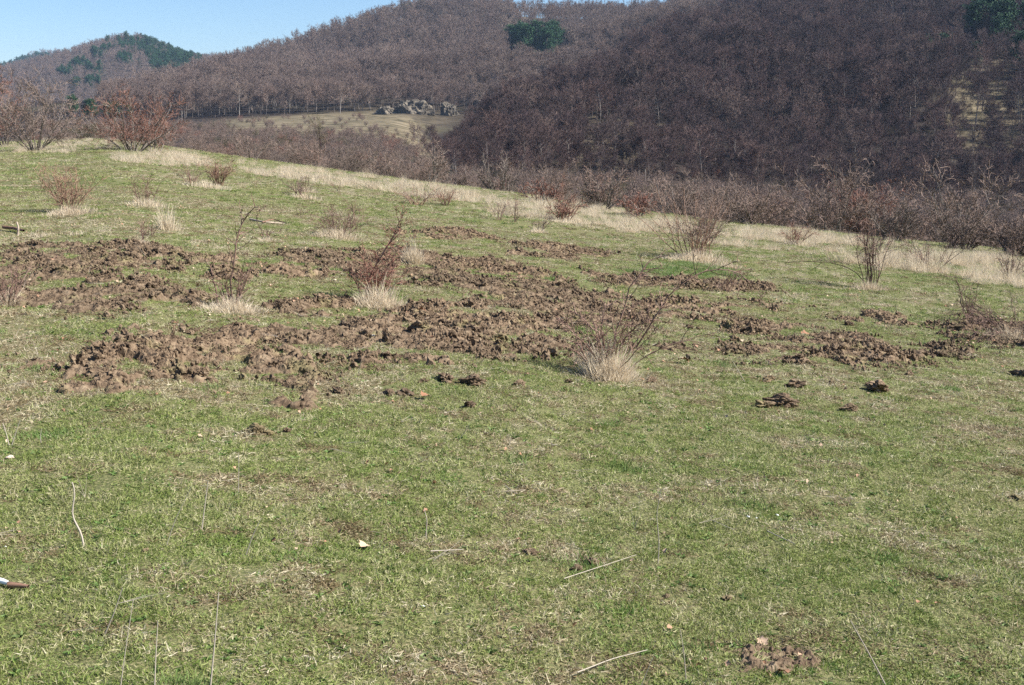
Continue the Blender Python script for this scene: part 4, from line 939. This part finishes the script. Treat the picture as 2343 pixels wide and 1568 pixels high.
# woods and pines of the two far hills
PJ = [joined('far pine', pine(520+k), M['bark'], M['needles']) for k in range(3)]
for nm, hz, d0, d1, sp, pset, lab in [('hill_woodland', hillB, 930, 1620, 8.5, [(310,106,52,13),(335,112,22,12),(392,140,60,24),(290,140,18,10),(185,152,22,8),(150,168,20,9),(200,195,38,8),(225,122,14,9),(215,165,16,8)], 'leafless wood and dark pines on the rounded hill behind'),
                                  ('distant_woodland', hillA, 1700, 2720, 16, [(90,160,80,25),(140,150,40,15),(30,190,60,14)], 'dark wood on the farthest blue hill')]:
    xs, ys = jitter_grid(-1.0*d1*.42, 1400*.0+60, d0, d1, sp, rg); ok = inview(xs, ys, 150) & (CX+2875*xs/ys < 760); xs, ys = xs[ok], ys[ok]; zs = hz(xs, ys)
    ax_, ay_ = project(xs, ys, zs+5); pk = np.zeros(len(xs), bool)
    for cx, cy, rx, ry in pset: pk |= np.hypot((ax_-cx)/rx, (ay_-cy)/ry)+.25*rg.normal(size=len(xs)) < 1
    n = len(xs); big = 1.0 if d0 < 1000 else 1.6
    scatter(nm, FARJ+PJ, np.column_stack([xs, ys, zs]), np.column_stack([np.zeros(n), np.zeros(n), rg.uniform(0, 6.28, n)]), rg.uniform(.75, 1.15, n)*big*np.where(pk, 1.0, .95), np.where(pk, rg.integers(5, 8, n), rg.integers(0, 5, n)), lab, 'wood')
# scrub of the valley between meadow and slopes
x, y = jitter_grid(-150, 260, 44, 445, 2.5, rg); K = knots(x, y); pxx = CX+2875*x/y
ok = (y > K[1]+5) & (y < np.where(pxx > 960, K[3]+4, np.where(pxx > 520, K[3]*.90, K[3]*1.08))) & inview(x, y) & (pxx > 60)
prob = np.where(y < 110, np.interp(pxx, [900, 1500], [.5, .7]), np.where(y < 180, .62, .5)); ok &= rg.random(len(x)) < prob
ok |= (y > K[3]*.80) & (y < K[4]) & (pxx < 960) & (pxx > 380) & (rg.random(len(x)) < .012+.12*(fbm(x/16, y/9, o=2, seed=170) > .25))
ok &= ~((pxx > 835) & (pxx < 1060) & (y > 330) & (y < 440))
x, y, pxx = x[ok], y[ok], pxx[ok]; z = H(x, y); sc = rg.uniform(.5, 1.12, len(x))*np.interp(pxx, [0, 900, 1300, 1600, 2342], [.52, .66, .85, 1.0, 1.08])*np.where((y > 110) & (pxx > 900), .9, 1.0)*np.where((y > 130) & (pxx < 960), .95, 1)
own = np.zeros(len(x), bool); own[np.argsort(np.where((pxx > 0) & (pxx < W_PX), y, 1e9))[:270]] = True
for k in np.nonzero(own)[0]:
    side = 'right of centre' if pxx[k] > CX else 'left of centre'
    place('shrub', SPAIR[int(rg.choice(6, p=[.26, .24, .03, .20, .19, .08]))], (x[k], y[k], z[k]), float(sc[k]), rg.uniform(0, 6.28), 'leafless shrub in the thicket just beyond the meadow edge, '+side, 'shrub', 'thicket shrubs beyond the meadow edge '+side, ('stems', 'twigs'))
mn = ~own; n = mn.sum()
scatter('valley_scrub', SJ, np.column_stack([x[mn], y[mn], z[mn]]), np.column_stack([np.zeros(n), np.zeros(n), rg.uniform(0, 6.28, n)]), sc[mn], rg.choice(6, n, p=[.25, .25, .05, .21, .18, .06]), 'leafless scrub filling the valley between meadow and hills', 'scrub')

# ------------------------------------------------------------------ rock face and far house
def rock(px, py, dist, w, h, seed, label):
    q = above(px, py, dist); g = np.random.default_rng(seed)
    import bmesh
    bm = bmesh.new(); bmesh.ops.create_icosphere(bm, subdivisions=5, radius=1.0)
    v = np.array([a.co[:] for a in bm.verts]); f = np.array([[c.index for c in a.verts] for a in bm.faces]); bm.free()
    n = .85+.28*fbm(v[:, 0]*2+seed, v[:, 1]*2, v[:, 2]*1.2, o=4, seed=seed, gain=.6)+.15*np.abs(vnoise(v[:, 0]*6, v[:, 1]*6, v[:, 2]*2, seed=seed+1))
    v = v*n[:, None]*np.array([w*dist/F_PX/2, w*dist/F_PX/4, h*dist/F_PX/1.6])
    tag(obj('rock_outcrop', mesh('rock_outcrop', v, f, [M['rock']]), loc=q), label, 'rock')
rock(945, 246, 428, 90, 48, 3, 'pale grey rock face at the top of the distant clearing')
rock(1028, 240, 432, 40, 40, 7, 'small pale crag right of the grey rock face')
rock(885, 246, 428, 50, 24, 9, 'low rock ledge left of the grey rock face')
hx = (108-CX)/2875*2560; hz_ = float(hillA(np.array([hx]), np.array([2560.]))[0])
ho = empty('house', (hx, 2560, hz_+5), 'tiny red roofed house on top of the farthest hill', 'house')
def boxm(a, b_):
    V = np.array([(x, y, z) for x in (a[0], b_[0]) for y in (a[1], b_[1]) for z in (a[2], b_[2])], float)
    return V, np.array([(0, 1, 3, 2), (4, 6, 7, 5), (0, 4, 5, 1), (2, 3, 7, 6), (0, 2, 6, 4), (1, 5, 7, 3)])
V, Fc = boxm((-9, -5, -5), (9, 5, 7)); obj('wall', mesh('wall', V, Fc, [M['plaster']]), ho)
V = np.array([(-10, -6, 7), (10, -6, 7), (10, 6, 7), (-10, 6, 7), (-9, 0, 13), (9, 0, 13)], float)
obj('roof', mesh('roof', V, [np.array([(0, 1, 5, 4), (2, 3, 4, 5)]), np.array([(1, 2, 5), (3, 0, 4)])], [M['tiles']]), ho)

# ------------------------------------------------------------------ air
HAZE = 0.00010
if HAZE:
    V, Fc = boxm((-1500, -30, -40), (1500, 2900, 150))
    m = bpy.data.materials.new('air'); m.use_nodes = True; nt = m.node_tree; nt.nodes.clear()
    pv = nt.nodes.new('ShaderNodeVolumePrincipled'); pv.inputs['Color'].default_value = (.50, .70, 1, 1); pv.inputs['Density'].default_value = HAZE
    pv.inputs['Anisotropy'].default_value = .1
    out = nt.nodes.new('ShaderNodeOutputMaterial'); nt.links.new(pv.outputs[0], out.inputs['Volume'])
    tag(obj('haze', mesh('haze', V, Fc, [m])), 'thin blue air between the meadow and the far hills', 'haze', kind='stuff')
print('objects', len(bpy.data.objects))
